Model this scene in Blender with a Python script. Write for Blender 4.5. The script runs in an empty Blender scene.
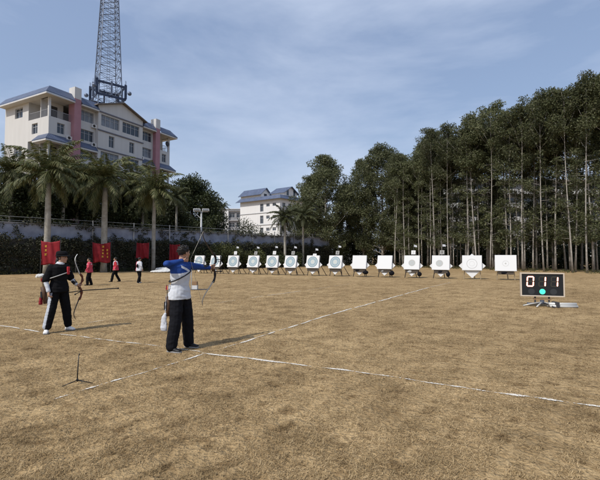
import bpy, bmesh, math, random
import numpy as np
from mathutils import Vector, Matrix, Euler

R = math.radians
C = bpy.context.scene
COL = C.collection
random.seed(7)
RNG = np.random.default_rng(11)

# ------------------------------------------------------------------ camera
CAM_H = 1.55
PITCH = 2.29
cam_d = bpy.data.cameras.new('camera')
cam = bpy.data.objects.new('camera', cam_d)
COL.objects.link(cam)
cam_d.sensor_fit = 'HORIZONTAL'
cam_d.sensor_width = 36.0
cam_d.lens = 24.0
cam_d.clip_start = 0.05
cam_d.clip_end = 3000
cam.location = (0, 0, CAM_H)
cam.rotation_euler = (R(90 + PITCH), 0, 0)
C.camera = cam

# ------------------------------------------------------------------ sky, sun, exposure
SUN_EL = 50.0
SUN_DIR = Vector((-0.70 * math.cos(R(SUN_EL)), -0.714 * math.cos(R(SUN_EL)), math.sin(R(SUN_EL)))).normalized()
w = bpy.data.worlds.new('World')
C.world = w
w.use_nodes = True
nt = w.node_tree
nt.nodes.clear()
n_out = nt.nodes.new('ShaderNodeOutputWorld')
n_bg = nt.nodes.new('ShaderNodeBackground')
n_bg.inputs['Strength'].default_value = 0.093
n_sky = nt.nodes.new('ShaderNodeTexSky')
n_sky.sky_type = 'NISHITA'
n_sky.sun_disc = False
n_sky.sun_elevation = R(SUN_EL)
n_sky.sun_rotation = math.atan2(SUN_DIR.x, SUN_DIR.y)
n_sky.air_density = 1.2
n_sky.dust_density = 2.4
n_sky.ozone_density = 1.5
tc = nt.nodes.new('ShaderNodeTexCoord')
mp = nt.nodes.new('ShaderNodeMapping')
mp.inputs['Scale'].default_value = (1.0, 1.0, 3.2)
mp.inputs['Rotation'].default_value = (R(12), R(-14), 0)
nz = nt.nodes.new('ShaderNodeTexNoise')
nz.inputs['Scale'].default_value = 1.7
nz.inputs['Detail'].default_value = 6.0
nz.inputs['Roughness'].default_value = 0.55
nz.inputs['Distortion'].default_value = 0.35
rp = nt.nodes.new('ShaderNodeValToRGB')
rp.color_ramp.elements[0].position = 0.40
rp.color_ramp.elements[0].color = (0, 0, 0, 1)
rp.color_ramp.elements[1].position = 0.72
rp.color_ramp.elements[1].color = (0.75, 0.75, 0.75, 1)
mx = nt.nodes.new('ShaderNodeMixRGB')
mx.inputs['Color2'].default_value = (4.9, 5.6, 7.0, 1)
# a thin even veil over the blue
veil = nt.nodes.new('ShaderNodeMixRGB')
veil.inputs['Fac'].default_value = 0.42
veil.inputs['Color2'].default_value = (3.1, 3.95, 5.95, 1)
L = nt.links.new
L(tc.outputs['Generated'], mp.inputs['Vector'])
L(mp.outputs['Vector'], nz.inputs['Vector'])
L(nz.outputs['Fac'], rp.inputs['Fac'])
L(n_sky.outputs['Color'], veil.inputs['Color1'])
L(veil.outputs['Color'], mx.inputs['Color1'])
L(rp.outputs['Color'], mx.inputs['Fac'])
L(mx.outputs['Color'], n_bg.inputs['Color'])
L(n_bg.outputs['Background'], n_out.inputs['Surface'])

sun_d = bpy.data.lights.new('sun', 'SUN')
sun_d.energy = 2.6
sun_d.angle = R(0.6)
sun_d.color = (1.0, 0.955, 0.88)
sun = bpy.data.objects.new('sun', sun_d)
COL.objects.link(sun)
sun.rotation_euler = SUN_DIR.to_track_quat('Z', 'Y').to_euler()
sun.location = (-20, -20, 40)

C.view_settings.view_transform = 'Standard'
C.view_settings.look = 'None'
C.view_settings.gamma = 1.0
C.view_settings.exposure = 0.5
C.view_settings.use_curve_mapping = False

# ------------------------------------------------------------------ measuring helpers (photo survey -> metres)
F = 400.0
HZ = 256.0
def X(px, Y): return (px - 300.0) / F * Y
def Zh(py, Y): return CAM_H + (HZ - py) / F * Y
def gnd(px, py):
    Y = F * CAM_H / (py - HZ)
    return Vector((X(px, Y), Y, 0))
D = Vector((0.46, 0.888, 0)).normalized()      # shooting direction
FW = Vector((D.y, -D.x, 0))                    # the way a right-handed archer's chest faces

# ------------------------------------------------------------------ materials
def mat(name, col, rough=0.8, metal=0.0, noise=None, scale=8.0, bump=0.0, spec=0.3, emit=None, emit_s=0.0, detail=5.0, coord='Object', streak=False):
    m = bpy.data.materials.new(name)
    m.use_nodes = True
    t = m.node_tree
    p = t.nodes['Principled BSDF']
    p.inputs['Base Color'].default_value = (*col, 1)
    p.inputs['Roughness'].default_value = rough
    p.inputs['Metallic'].default_value = metal
    p.inputs['Specular IOR Level'].default_value = spec
    if emit:
        p.inputs['Emission Color'].default_value = (*emit, 1)
        p.inputs['Emission Strength'].default_value = emit_s
    if noise is not None or bump:
        tc = t.nodes.new('ShaderNodeTexCoord')
        nz = t.nodes.new('ShaderNodeTexNoise')
        nz.inputs['Scale'].default_value = scale
        nz.inputs['Detail'].default_value = detail
        nz.inputs['Roughness'].default_value = 0.62
        if streak:
            mp = t.nodes.new('ShaderNodeMapping'); mp.inputs['Scale'].default_value = (2.6, 2.6, .22)
            t.links.new(tc.outputs[coord], mp.inputs['Vector']); t.links.new(mp.outputs['Vector'], nz.inputs['Vector'])
        else:
            t.links.new(tc.outputs[coord], nz.inputs['Vector'])
        if noise is not None:
            r = t.nodes.new('ShaderNodeValToRGB')
            r.color_ramp.elements[0].position = 0.30
            r.color_ramp.elements[1].position = 0.70
            r.color_ramp.elements[0].color = (*noise, 1)
            r.color_ramp.elements[1].color = (*col, 1)
            t.links.new(nz.outputs['Fac'], r.inputs['Fac'])
            t.links.new(r.outputs['Color'], p.inputs['Base Color'])
        if bump:
            b = t.nodes.new('ShaderNodeBump')
            b.inputs['Strength'].default_value = bump
            b.inputs['Distance'].default_value = 0.02
            t.links.new(nz.outputs['Fac'], b.inputs['Height'])
            t.links.new(b.outputs['Normal'], p.inputs['Normal'])
    return m

def leaf_mat(name, cols, rough=0.55, trans=0.25, spec=0.25):
    m = bpy.data.materials.new(name)
    m.use_nodes = True
    t = m.node_tree
    p = t.nodes['Principled BSDF']
    p.inputs['Roughness'].default_value = rough
    p.inputs['Specular IOR Level'].default_value = spec
    g = t.nodes.new('ShaderNodeNewGeometry')
    r = t.nodes.new('ShaderNodeValToRGB')
    n = len(cols)
    e = r.color_ramp.elements
    e[0].position = 0.0
    e[0].color = (*cols[0], 1)
    e[1].position = 1.0
    e[1].color = (*cols[-1], 1)
    for i in range(1, n - 1):
        k = e.new(i / (n - 1))
        k.color = (*cols[i], 1)
    t.links.new(g.outputs['Random Per Island'], r.inputs['Fac'])
    oi = t.nodes.new('ShaderNodeObjectInfo')
    mr = t.nodes.new('ShaderNodeMapRange')
    mr.inputs['To Min'].default_value = 0.75
    mr.inputs['To Max'].default_value = 1.25
    hs = t.nodes.new('ShaderNodeHueSaturation')
    t.links.new(oi.outputs['Random'], mr.inputs['Value'])
    t.links.new(mr.outputs['Result'], hs.inputs['Value'])
    t.links.new(r.outputs['Color'], hs.inputs['Color'])
    t.links.new(hs.outputs['Color'], p.inputs['Base Color'])
    if trans:
        tr = t.nodes.new('ShaderNodeBsdfTranslucent')
        t.links.new(hs.outputs['Color'], tr.inputs['Color'])
        ms = t.nodes.new('ShaderNodeMixShader')
        ms.inputs['Fac'].default_value = trans
        t.links.new(p.outputs['BSDF'], ms.inputs[1])
        t.links.new(tr.outputs['BSDF'], ms.inputs[2])
        t.links.new(ms.outputs['Shader'], t.nodes['Material Output'].inputs['Surface'])
    return m

M = {}
M['euca_leaf'] = leaf_mat('eucalyptus_leaves', [(0.042, 0.052, 0.022), (0.082, 0.095, 0.042), (0.125, 0.135, 0.065), (0.18, 0.18, 0.10)], trans=.35)
M['dark_leaf'] = leaf_mat('dark_leaves', [(0.024, 0.032, 0.013), (0.040, 0.050, 0.019), (0.062, 0.072, 0.028)])
M['bush_leaf'] = leaf_mat('bush_leaves', [(0.035, 0.045, 0.016), (0.07, 0.08, 0.028), (0.13, 0.13, 0.045)])
M['ivy_leaf'] = leaf_mat('creeper_leaves', [(0.018, 0.022, 0.014), (0.032, 0.038, 0.02), (0.06, 0.06, 0.034), (0.11, 0.10, 0.07)], trans=0.1)
M['palm_leaf'] = leaf_mat('palm_leaflets', [(0.046, 0.056, 0.021), (0.078, 0.092, 0.034), (0.12, 0.128, 0.05), (0.17, 0.155, 0.075)])
M['palm_dark'] = leaf_mat('palm_leaflets_dark', [(0.035, 0.044, 0.02), (0.06, 0.068, 0.03), (0.09, 0.092, 0.042)])  # darker leaflet tones for the smaller palms
M['euca_bark'] = mat('eucalyptus_bark', (0.40, 0.375, 0.34), 0.9, noise=(0.20, 0.18, 0.155), scale=3.0, bump=0.3)
M['dark_bark'] = mat('dark_bark', (0.10, 0.08, 0.06), 0.9, noise=(0.05, 0.04, 0.03), scale=3.0, bump=0.4)
M['palm_bark'] = mat('palm_bark', (0.42, 0.40, 0.35), 0.85, noise=(0.24, 0.22, 0.18), scale=2.4, bump=0.3)
M['palm_shaft'] = mat('palm_crownshaft', (0.16, 0.19, 0.08), 0.6, noise=(0.10, 0.12, 0.05), scale=3)
M['cream'] = mat('cream_render', (0.585, 0.575, 0.56), 0.85, noise=(0.52, 0.51, 0.495), scale=0.55, bump=0.05, streak=True)
M['pink'] = mat('pink_render', (0.42, 0.22, 0.25), 0.85, noise=(0.34, 0.175, 0.20), scale=0.5)
M['white_wall'] = mat('white_render', (0.70, 0.70, 0.70), 0.8, noise=(0.64, 0.635, 0.63), scale=0.7, streak=True)
M['blue_tile'] = None
M['frame'] = mat('window_frame_paint', (0.42, 0.43, 0.45), 0.5)
M['glass'] = mat('window_glass', (0.035, 0.045, 0.06), 0.08, spec=0.6)
M['curtain'] = mat('curtain_glass', (0.20, 0.22, 0.25), 0.25, noise=(0.10, 0.11, 0.13), scale=1.2, spec=0.6)
M['dark_in'] = mat('dark_interior', (0.05, 0.046, 0.042), 0.9)
M['railing'] = mat('painted_railing', (0.28, 0.28, 0.30), 0.5, metal=0.2)
M['steel'] = mat('galvanised_steel', (0.16, 0.19, 0.25), 0.5, metal=0.5, noise=(0.11, 0.13, 0.18), scale=2)
M['steel_dark'] = mat('dark_steel', (0.045, 0.06, 0.10), 0.5, metal=0.4)
M['grey_conc'] = mat('grey_concrete', (0.30, 0.30, 0.31), 0.9, noise=(0.22, 0.22, 0.23), scale=0.5, bump=0.1)
M['blue_conc'] = mat('blue_grey_wall_paint', (0.36, 0.40, 0.50), 0.9, noise=(0.19, 0.21, 0.28), scale=0.9, bump=0.1)
M['old_conc'] = mat('old_retaining_wall', (0.10, 0.095, 0.085), 0.95, noise=(0.05, 0.048, 0.042), scale=1.0, bump=0.3)
M['red_cloth'] = mat('red_banner_cloth', (0.25, 0.012, 0.02), 0.75, noise=(0.17, 0.007, 0.012), scale=2.5)
M['yellow'] = mat('yellow_print', (0.75, 0.48, 0.06), 0.7)
M['pole'] = mat('grey_pole', (0.40, 0.41, 0.42), 0.5, metal=0.3)
M['dark_pole'] = mat('dark_pole', (0.05, 0.05, 0.055), 0.6)
M['foam'] = mat('white_foam_board', (0.63, 0.635, 0.64), 0.75, noise=(0.56, 0.56, 0.56), scale=3.0, bump=0.08)
M['paper'] = mat('target_paper', (0.65, 0.66, 0.665), 0.7)
M['stand_wood'] = mat('dark_stand_wood', (0.07, 0.055, 0.042), 0.8, noise=(0.045, 0.036, 0.028), scale=9)
M['stand_pale'] = mat('pale_stand_wood', (0.34, 0.27, 0.18), 0.8, noise=(0.24, 0.19, 0.13), scale=9)
M['ring_dark'] = mat('target_ring_dark', (0.075, 0.095, 0.11), 0.75)
M['ring_blue'] = mat('target_ring_blue', (0.27, 0.39, 0.46), 0.75)
M['ring_mid'] = mat('target_ring_mid', (0.40, 0.44, 0.45), 0.75)
M['ring_in'] = mat('target_ring_inner', (0.50, 0.53, 0.50), 0.75)
M['ring_grey'] = mat('target_ring_grey', (0.42, 0.42, 0.41), 0.75)
M['plate_grey'] = mat('grey_plate', (0.26, 0.26, 0.25), 0.8)
M['black_cloth'] = mat('black_cloth', (0.0045, 0.0045, 0.0055), 0.9, noise=(0.007, 0.007, 0.0085), scale=14, bump=0.2, spec=0.15)
M['navy_cloth'] = mat('dark_navy_cloth', (0.005, 0.0055, 0.008), 0.9, noise=(0.008, 0.0085, 0.012), scale=12, bump=0.2, spec=0.2)
M['white_cloth'] = mat('white_cloth', (0.58, 0.60, 0.64), 0.85, noise=(0.50, 0.52, 0.56), scale=10, bump=0.2, spec=0.1)
M['blue_cloth'] = mat('blue_cloth', (0.018, 0.060, 0.26), 0.75, noise=(0.012, 0.042, 0.19), scale=10, bump=0.2, spec=0.2)
M['pink_cloth'] = mat('pinkish_red_cloth', (0.56, 0.07, 0.11), 0.8, noise=(0.42, 0.04, 0.07), scale=9, bump=0.2)
M['red_cloth2'] = mat('red_sport_cloth', (0.50, 0.035, 0.05), 0.8, noise=(0.38, 0.02, 0.03), scale=9, bump=0.2)
M['grey_cloth'] = mat('grey_cloth', (0.42, 0.45, 0.50), 0.85)
M['skin'] = mat('skin', (0.46, 0.27, 0.19), 0.55, noise=(0.40, 0.225, 0.155), scale=20, spec=0.35)
M['lip'] = mat('lips', (0.32, 0.12, 0.10), 0.5)
M['hair'] = mat('black_hair', (0.012, 0.010, 0.009), 0.45, noise=(0.022, 0.018, 0.016), scale=60, bump=0.5)
M['eye'] = mat('dark_eye', (0.02, 0.014, 0.01), 0.2)
M['shoe_black'] = mat('black_shoe', (0.012, 0.012, 0.013), 0.5)
M['shoe_white'] = mat('white_shoe', (0.74, 0.73, 0.71), 0.6)
M['sole'] = mat('shoe_sole', (0.30, 0.30, 0.30), 0.8)
M['strap'] = mat('black_strap', (0.012, 0.012, 0.016), 0.6)
M['grey_strap'] = mat('grey_strap', (0.38, 0.38, 0.37), 0.6)
M['riser_dark'] = mat('dark_riser', (0.018, 0.016, 0.018), 0.35, metal=0.2)
M['riser_wood'] = mat('brown_riser', (0.16, 0.045, 0.02), 0.35, noise=(0.07, 0.022, 0.012), scale=12)
M['limb_dark'] = mat('dark_limb', (0.05, 0.042, 0.036), 0.4)
M['limb_pale'] = mat('pale_limb', (0.42, 0.36, 0.28), 0.4)
M['limb_white'] = mat('white_limb', (0.66, 0.67, 0.66), 0.35)
M['string'] = mat('bow_string', (0.40, 0.37, 0.30), 0.6)
M['carbon'] = mat('black_carbon', (0.012, 0.012, 0.013), 0.3)
M['chalk'] = None
M['leather'] = mat('brown_leather', (0.10, 0.055, 0.03), 0.6, noise=(0.06, 0.03, 0.018), scale=20)
M['board_frame'] = mat('pale_board_frame', (0.55, 0.47, 0.38), 0.55)
M['board_face'] = mat('dark_board_face', (0.016, 0.018, 0.021), 0.35)
M['seg_off'] = mat('unlit_segment', (0.045, 0.042, 0.034), 0.4)
M['seg_on'] = mat('lit_segment', (0.9, 0.6, 0.42), 0.4, emit=(1.0, 0.78, 0.60), emit_s=1.1)
M['seg_glow'] = mat('lit_segment_glow', (0.4, 0.05, 0.02), 0.4, emit=(1.0, 0.16, 0.05), emit_s=0.18)
M['lamp_green'] = mat('lit_green_lamp', (0.05, 0.5, 0.32), 0.4, emit=(0.06, 0.80, 0.50), emit_s=0.75)
M['lamp_off'] = mat('unlit_lamp', (0.035, 0.038, 0.042), 0.5)
M['white_bag'] = mat('white_woven_sack', (0.62, 0.62, 0.60), 0.8, noise=(0.50, 0.50, 0.49), scale=6, bump=0.4)
M['pipe'] = mat('pale_pipe', (0.50, 0.50, 0.48), 0.5, metal=0.3)
M['brown_box'] = mat('brown_card', (0.26, 0.16, 0.09), 0.8)

def tile_mat():
    m = bpy.data.materials.new('blue_roof_tile')
    m.use_nodes = True
    t = m.node_tree
    p = t.nodes['Principled BSDF']
    p.inputs['Roughness'].default_value = 0.5
    tc = t.nodes.new('ShaderNodeTexCoord')
    wv = t.nodes.new('ShaderNodeTexWave')
    wv.bands_direction = 'X'
    wv.inputs['Scale'].default_value = 1.1
    wv.inputs['Distortion'].default_value = 0.6
    nz = t.nodes.new('ShaderNodeTexNoise')
    nz.inputs['Scale'].default_value = 1.1
    nz.inputs['Detail'].default_value = 5
    r = t.nodes.new('ShaderNodeValToRGB')
    r.color_ramp.elements[0].position = 0.3
    r.color_ramp.elements[1].position = 0.7
    r.color_ramp.elements[0].color = (0.055, 0.075, 0.125, 1)
    r.color_ramp.elements[1].color = (0.092, 0.116, 0.19, 1)
    b = t.nodes.new('ShaderNodeBump')
    b.inputs['Strength'].default_value = 0.5
    b.inputs['Distance'].default_value = 0.05
    t.links.new(tc.outputs['Object'], wv.inputs['Vector'])
    t.links.new(tc.outputs['Object'], nz.inputs['Vector'])
    t.links.new(nz.outputs['Fac'], r.inputs['Fac'])
    t.links.new(r.outputs['Color'], p.inputs['Base Color'])
    t.links.new(wv.outputs['Fac'], b.inputs['Height'])
    t.links.new(b.outputs['Normal'], p.inputs['Normal'])
    return m
M['blue_tile'] = tile_mat()

# ------------------------------------------------------------------ mesh helpers
class MB:
    def __init__(s):
        s.v = []; s.f = []; s.mi = []
    def add(s, vs, fs, mi=0):
        o = len(s.v)
        s.v += [tuple(p) for p in vs]
        s.f += [tuple(i + o for i in f) for f in fs]
        s.mi += [mi] * len(fs)
        return s
    def box(s, a, b, mi=0, mtx=None):
        x0, y0, z0 = a; x1, y1, z1 = b
        vs = [Vector(p) for p in ((x0,y0,z0),(x1,y0,z0),(x1,y1,z0),(x0,y1,z0),(x0,y0,z1),(x1,y0,z1),(x1,y1,z1),(x0,y1,z1))]
        if mtx is not None: vs = [mtx @ p for p in vs]
        return s.add(vs, [(3,2,1,0),(4,5,6,7),(0,1,5,4),(1,2,6,5),(2,3,7,6),(3,0,4,7)], mi)
    def quad(s, a, b, c, d, mi=0):
        return s.add([a, b, c, d], [(0,1,2,3)], mi)
    def tube(s, pts, rad, n=8, mi=0, cap=True):
        pts = [Vector(p) for p in pts]
        if not isinstance(rad, (list, tuple)): rad = [rad] * len(pts)
        vs = []; fs = []
        ref = None
        for i, p in enumerate(pts):
            a = pts[max(i-1, 0)]; b = pts[min(i+1, len(pts)-1)]
            t = (b - a).normalized() if (b - a).length > 1e-9 else Vector((0,0,1))
            if ref is None:
                ref = t.cross(Vector((0,0,1)))
                if ref.length < 0.05: ref = t.cross(Vector((1,0,0)))
                ref.normalize()
            u = (ref - t * ref.dot(t)).normalized()
            ref = u
            q = t.cross(u)
            for k in range(n):
                an = 2*math.pi*k/n
                vs.append(p + (u*math.cos(an) + q*math.sin(an))*rad[i])
        for i in range(len(pts)-1):
            for k in range(n):
                k2 = (k+1) % n
                fs.append((i*n+k, i*n+k2, (i+1)*n+k2, (i+1)*n+k))
        if cap:
            fs.append(tuple(range(n-1, -1, -1)))
            fs.append(tuple((len(pts)-1)*n + k for k in range(n)))
        return s.add(vs, fs, mi)
    def bar(s, a, b, r, n=6, mi=0):
        return s.tube([a, b], r, n, mi)
    def prism(s, poly, d, mi=0):
        """poly: list of 3-D points (planar), d: extrusion vector"""
        d = Vector(d); n = len(poly)
        vs = [Vector(p) for p in poly] + [Vector(p) + d for p in poly]
        fs = [tuple(range(n-1, -1, -1)), tuple(range(n, 2*n))]
        for i in range(n):
            j = (i+1) % n
            fs.append((i, j, n+j, n+i))
        return s.add(vs, fs, mi)
    def ball(s, c, r, n=10, m=7, mi=0, mtx=None):
        if not isinstance(r, (tuple, list)): r = (r, r, r)
        vs = []; fs = []
        for j in range(m+1):
            th = math.pi*j/m
            for k in range(n):
                ph = 2*math.pi*k/n
                vs.append(Vector((r[0]*math.sin(th)*math.cos(ph), r[1]*math.sin(th)*math.sin(ph), r[2]*math.cos(th))))
        if mtx is not None: vs = [mtx @ v for v in vs]
        vs = [v + Vector(c) for v in vs]
        for j in range(m):
            for k in range(n):
                k2 = (k+1) % n
                fs.append((j*n+k, (j+1)*n+k, (j+1)*n+k2, j*n+k2))
        return s.add(vs, fs, mi)
    def disc(s, c, r0, r1, ux, uz, n=28, mi=0):
        c = Vector(c); ux = Vector(ux); uz = Vector(uz)
        a = [c + (ux*math.cos(2*math.pi*k/n) + uz*math.sin(2*math.pi*k/n))*r1 for k in range(n)]
        if r0 <= 0:
            return s.add(a, [tuple(range(n))], mi)
        b = [c + (ux*math.cos(2*math.pi*k/n) + uz*math.sin(2*math.pi*k/n))*r0 for k in range(n)]
        return s.add(a + b, [(k, (k+1) % n, n+(k+1) % n, n+k) for k in range(n)], mi)
    def build(s, name, mats, parent=None, smooth=False, bevel=0.0):
        me = bpy.data.meshes.new(name)
        me.from_pydata(s.v, [], s.f)
        if not isinstance(mats, (list, tuple)): mats = [mats]
        for m in mats: me.materials.append(m)
        me.polygons.foreach_set('material_index', s.mi)
        if smooth: me.polygons.foreach_set('use_smooth', [True]*len(s.f))
        bm = bmesh.new(); bm.from_mesh(me)
        bmesh.ops.recalc_face_normals(bm, faces=bm.faces)
        bm.to_mesh(me); bm.free()
        me.update()
        o = bpy.data.objects.new(name, me)
        COL.objects.link(o)
        if parent: o.parent = parent
        if bevel:
            b = o.modifiers.new('bevel', 'BEVEL'); b.width = bevel; b.segments = 2; b.limit_method = 'ANGLE'
        return o

def tag(o, label=None, cat=None, group=None, kind=None):
    if label: o['label'] = label
    if cat: o['category'] = cat
    if group: o['group'] = group
    if kind: o['kind'] = kind
    return o
def thing(name, label, cat, loc=(0,0,0), rz=0.0, group=None):
    o = bpy.data.objects.new(name, None)
    COL.objects.link(o)
    o.empty_display_size = 0.3
    o.location = loc
    o.rotation_euler = (0, 0, rz)
    return tag(o, label, cat, group)
def np_mesh(name, verts, nper, mats, parent=None, midx=None):
    """verts: (N*nper,3) array, each consecutive nper verts make one face"""
    nv = len(verts); nf = nv // nper
    me = bpy.data.meshes.new(name)
    me.vertices.add(nv)
    me.vertices.foreach_set('co', np.asarray(verts, dtype=np.float32).ravel())
    me.loops.add(nv)
    me.loops.foreach_set('vertex_index', np.arange(nv, dtype=np.int32))
    me.polygons.add(nf)
    me.polygons.foreach_set('loop_start', np.arange(0, nv, nper, dtype=np.int32))
    me.polygons.foreach_set('loop_total', np.full(nf, nper, dtype=np.int32))
    if not isinstance(mats, (list, tuple)): mats = [mats]
    for m in mats: me.materials.append(m)
    if midx is not None: me.polygons.foreach_set('material_index', midx)
    me.update(calc_edges=True)
    me.validate()
    o = bpy.data.objects.new(name, me)
    COL.objects.link(o)
    if parent: o.parent = parent
    return o
def copy_tree(o, parent=None):
    c = o.copy(); COL.objects.link(c)
    c.parent = parent
    for ch in list(o.children): copy_tree(ch, c)
    return c

# ------------------------------------------------------------------ GROUND
def ground_mat():
    m = bpy.data.materials.new('dry_grass_field')
    m.use_nodes = True
    t = m.node_tree
    p = t.nodes['Principled BSDF']
    p.inputs['Roughness'].default_value = 0.95
    p.inputs['Specular IOR Level'].default_value = 0.1
    tc = t.nodes.new('ShaderNodeTexCoord')
    def noise(scale, detail=6, rough=0.6, stretch=None):
        n = t.nodes.new('ShaderNodeTexNoise')
        n.inputs['Scale'].default_value = scale
        n.inputs['Detail'].default_value = detail
        n.inputs['Roughness'].default_value = rough
        if stretch:
            mp = t.nodes.new('ShaderNodeMapping')
            mp.inputs['Scale'].default_value = stretch
            t.links.new(tc.outputs['Object'], mp.inputs['Vector'])
            t.links.new(mp.outputs['Vector'], n.inputs['Vector'])
        else:
            t.links.new(tc.outputs['Object'], n.inputs['Vector'])
        return n
    def ramp(n, p0, c0, p1, c1):
        r = t.nodes.new('ShaderNodeValToRGB')
        r.color_ramp.elements[0].position = p0; r.color_ramp.elements[0].color = (*c0, 1)
        r.color_ramp.elements[1].position = p1; r.color_ramp.elements[1].color = (*c1, 1)
        t.links.new(n.outputs['Fac'], r.inputs['Fac'])
        return r
    big = noise(0.22, 5, 0.6)
    base = ramp(big, 0.35, (0.370, 0.262, 0.142), 0.68, (0.495, 0.362, 0.204))
    med = noise(1.6, 6, 0.65)
    medr = ramp(med, 0.36, (0.68, 0.66, 0.63), 0.58, (1.06, 1.06, 1.05))
    fine = noise(26, 5, 0.7)
    finer = ramp(fine, 0.32, (0.50, 0.48, 0.44), 0.66, (1.18, 1.17, 1.14))
    m1 = t.nodes.new('ShaderNodeMixRGB'); m1.blend_type = 'MULTIPLY'; m1.inputs['Fac'].default_value = 1.0
    m2 = t.nodes.new('ShaderNodeMixRGB'); m2.blend_type = 'MULTIPLY'; m2.inputs['Fac'].default_value = 1.0
    t.links.new(base.outputs['Color'], m1.inputs['Color1'])
    t.links.new(medr.outputs['Color'], m1.inputs['Color2'])
    spk = noise(4.8, 6, 0.63)
    spr = ramp(spk, .33, (.58,.54,.49), .47, (1.04,1.04,1.03))
    m3 = t.nodes.new('ShaderNodeMixRGB'); m3.blend_type = 'MULTIPLY'; m3.inputs['Fac'].default_value = 1.0
    t.links.new(m1.outputs['Color'], m3.inputs['Color1']); t.links.new(spr.outputs['Color'], m3.inputs['Color2'])
    t.links.new(m3.outputs['Color'], m2.inputs['Color1'])
    t.links.new(finer.outputs['Color'], m2.inputs['Color2'])
    t.links.new(m2.outputs['Color'], p.inputs['Base Color'])
    b = t.nodes.new('ShaderNodeBump'); b.inputs['Strength'].default_value = 0.6; b.inputs['Distance'].default_value = 0.03
    t.links.new(fine.outputs['Fac'], b.inputs['Height'])
    tuft = noise(6.5, 4, 0.6)
    b2 = t.nodes.new('ShaderNodeBump'); b2.inputs['Strength'].default_value = 0.9; b2.inputs['Distance'].default_value = 0.09
    t.links.new(tuft.outputs['Fac'], b2.inputs['Height'])
    t.links.new(b.outputs['Normal'], b2.inputs['Normal'])
    t.links.new(b2.outputs['Normal'], p.inputs['Normal'])
    return m
M['field'] = ground_mat()
g = MB().quad((-1500, -300, 0), (1500, -300, 0), (1500, 2400, 0), (-1500, 2400, 0)).build('ground', M['field'])
tag(g, kind='structure')

# dry grass blades near the camera, one mesh
def grass():
    n = 560000
    u = RNG.random(n)
    y = 2.2 + 26 * u ** 1.9
    x = (RNG.random(n) * 2 - 1) * (y * 0.80 + 0.5)
    # clumping: keep by pseudo-noise
    def pn(x, y, f, s): return np.sin(x*f + s) * np.sin(y*f*1.13 + 2.1*s) + np.sin(x*f*2.3 - y*f*1.7 + s*3)*0.6
    k = pn(x, y, 2.1, 0.3)*.8 + pn(x, y, 7.3, 1.7)*1.0 + pn(x, y, 17., .7)*.9 + RNG.normal(0, 0.5, n)
    keep = k > -0.55
    x = x[keep]; y = y[keep]; n = len(x)
    an = RNG.random(n) * 2 * np.pi
    lean = np.clip(RNG.normal(1.2, 0.25, n), 0.3, 1.52)
    ln = 0.016 + 0.030 * RNG.random(n)
    wd = (0.0015 + 0.0016 * RNG.random(n)) * (1 + np.clip(y - 4, 0, 12) * 0.12)
    dx = np.cos(an) * np.sin(lean); dy = np.sin(an) * np.sin(lean); dz = np.cos(lean)
    wx = -np.sin(an) * wd; wy = np.cos(an) * wd
    v = np.zeros((n, 3, 3), dtype=np.float32)
    z0 = 0.001 + 0.006 * RNG.random(n)
    v[:, 0] = np.stack([x - wx, y - wy, z0], 1)
    v[:, 1] = np.stack([x + wx, y + wy, z0], 1)
    v[:, 2] = np.stack([x + dx*ln, y + dy*ln, z0 + dz*ln], 1)
    mm = leaf_mat('dry_grass_blades', [(0.22, 0.152, 0.078), (0.37, 0.265, 0.142), (0.50, 0.375, 0.212), (0.63, 0.49, 0.30)], rough=0.7, trans=0.15, spec=0.15)
    # wear patches: the same slow noise that mottles the soil also tints the blades
    t = mm.node_tree
    hs = [q for q in t.nodes if q.type == 'HUE_SAT'][0]
    tc = t.nodes.new('ShaderNodeTexCoord')
    cur = hs.outputs['Color']
    dests = [l.to_socket for l in list(t.links) if l.from_socket == cur]
    for sc_, p0, c0, p1, c1 in ((1.6, .36, (.70,.68,.64), .58, (1.06,1.05,1.04)), (4.8, .33, (.58,.54,.49), .47, (1.04,1.04,1.03)), (.22, .35, (.80,.78,.74), .68, (1.06,1.06,1.04))):
        nz = t.nodes.new('ShaderNodeTexNoise'); nz.inputs['Scale'].default_value = sc_; nz.inputs['Detail'].default_value = 6; nz.inputs['Roughness'].default_value = .63
        r = t.nodes.new('ShaderNodeValToRGB'); r.color_ramp.elements[0].position = p0; r.color_ramp.elements[0].color = (*c0,1); r.color_ramp.elements[1].position = p1; r.color_ramp.elements[1].color = (*c1,1)
        mu = t.nodes.new('ShaderNodeMixRGB'); mu.blend_type = 'MULTIPLY'; mu.inputs['Fac'].default_value = 1
        t.links.new(tc.outputs['Object'], nz.inputs['Vector']); t.links.new(nz.outputs['Fac'], r.inputs['Fac'])
        t.links.new(cur, mu.inputs['Color1']); t.links.new(r.outputs['Color'], mu.inputs['Color2']); cur = mu.outputs['Color']
    for d_ in dests: t.links.new(cur, d_)
    o = np_mesh('dry_grass', v.reshape(-1, 3), 3, mm)
    tag(o, 'short dry straw coloured grass covering the near field', 'grass', kind='stuff')
grass()

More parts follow.
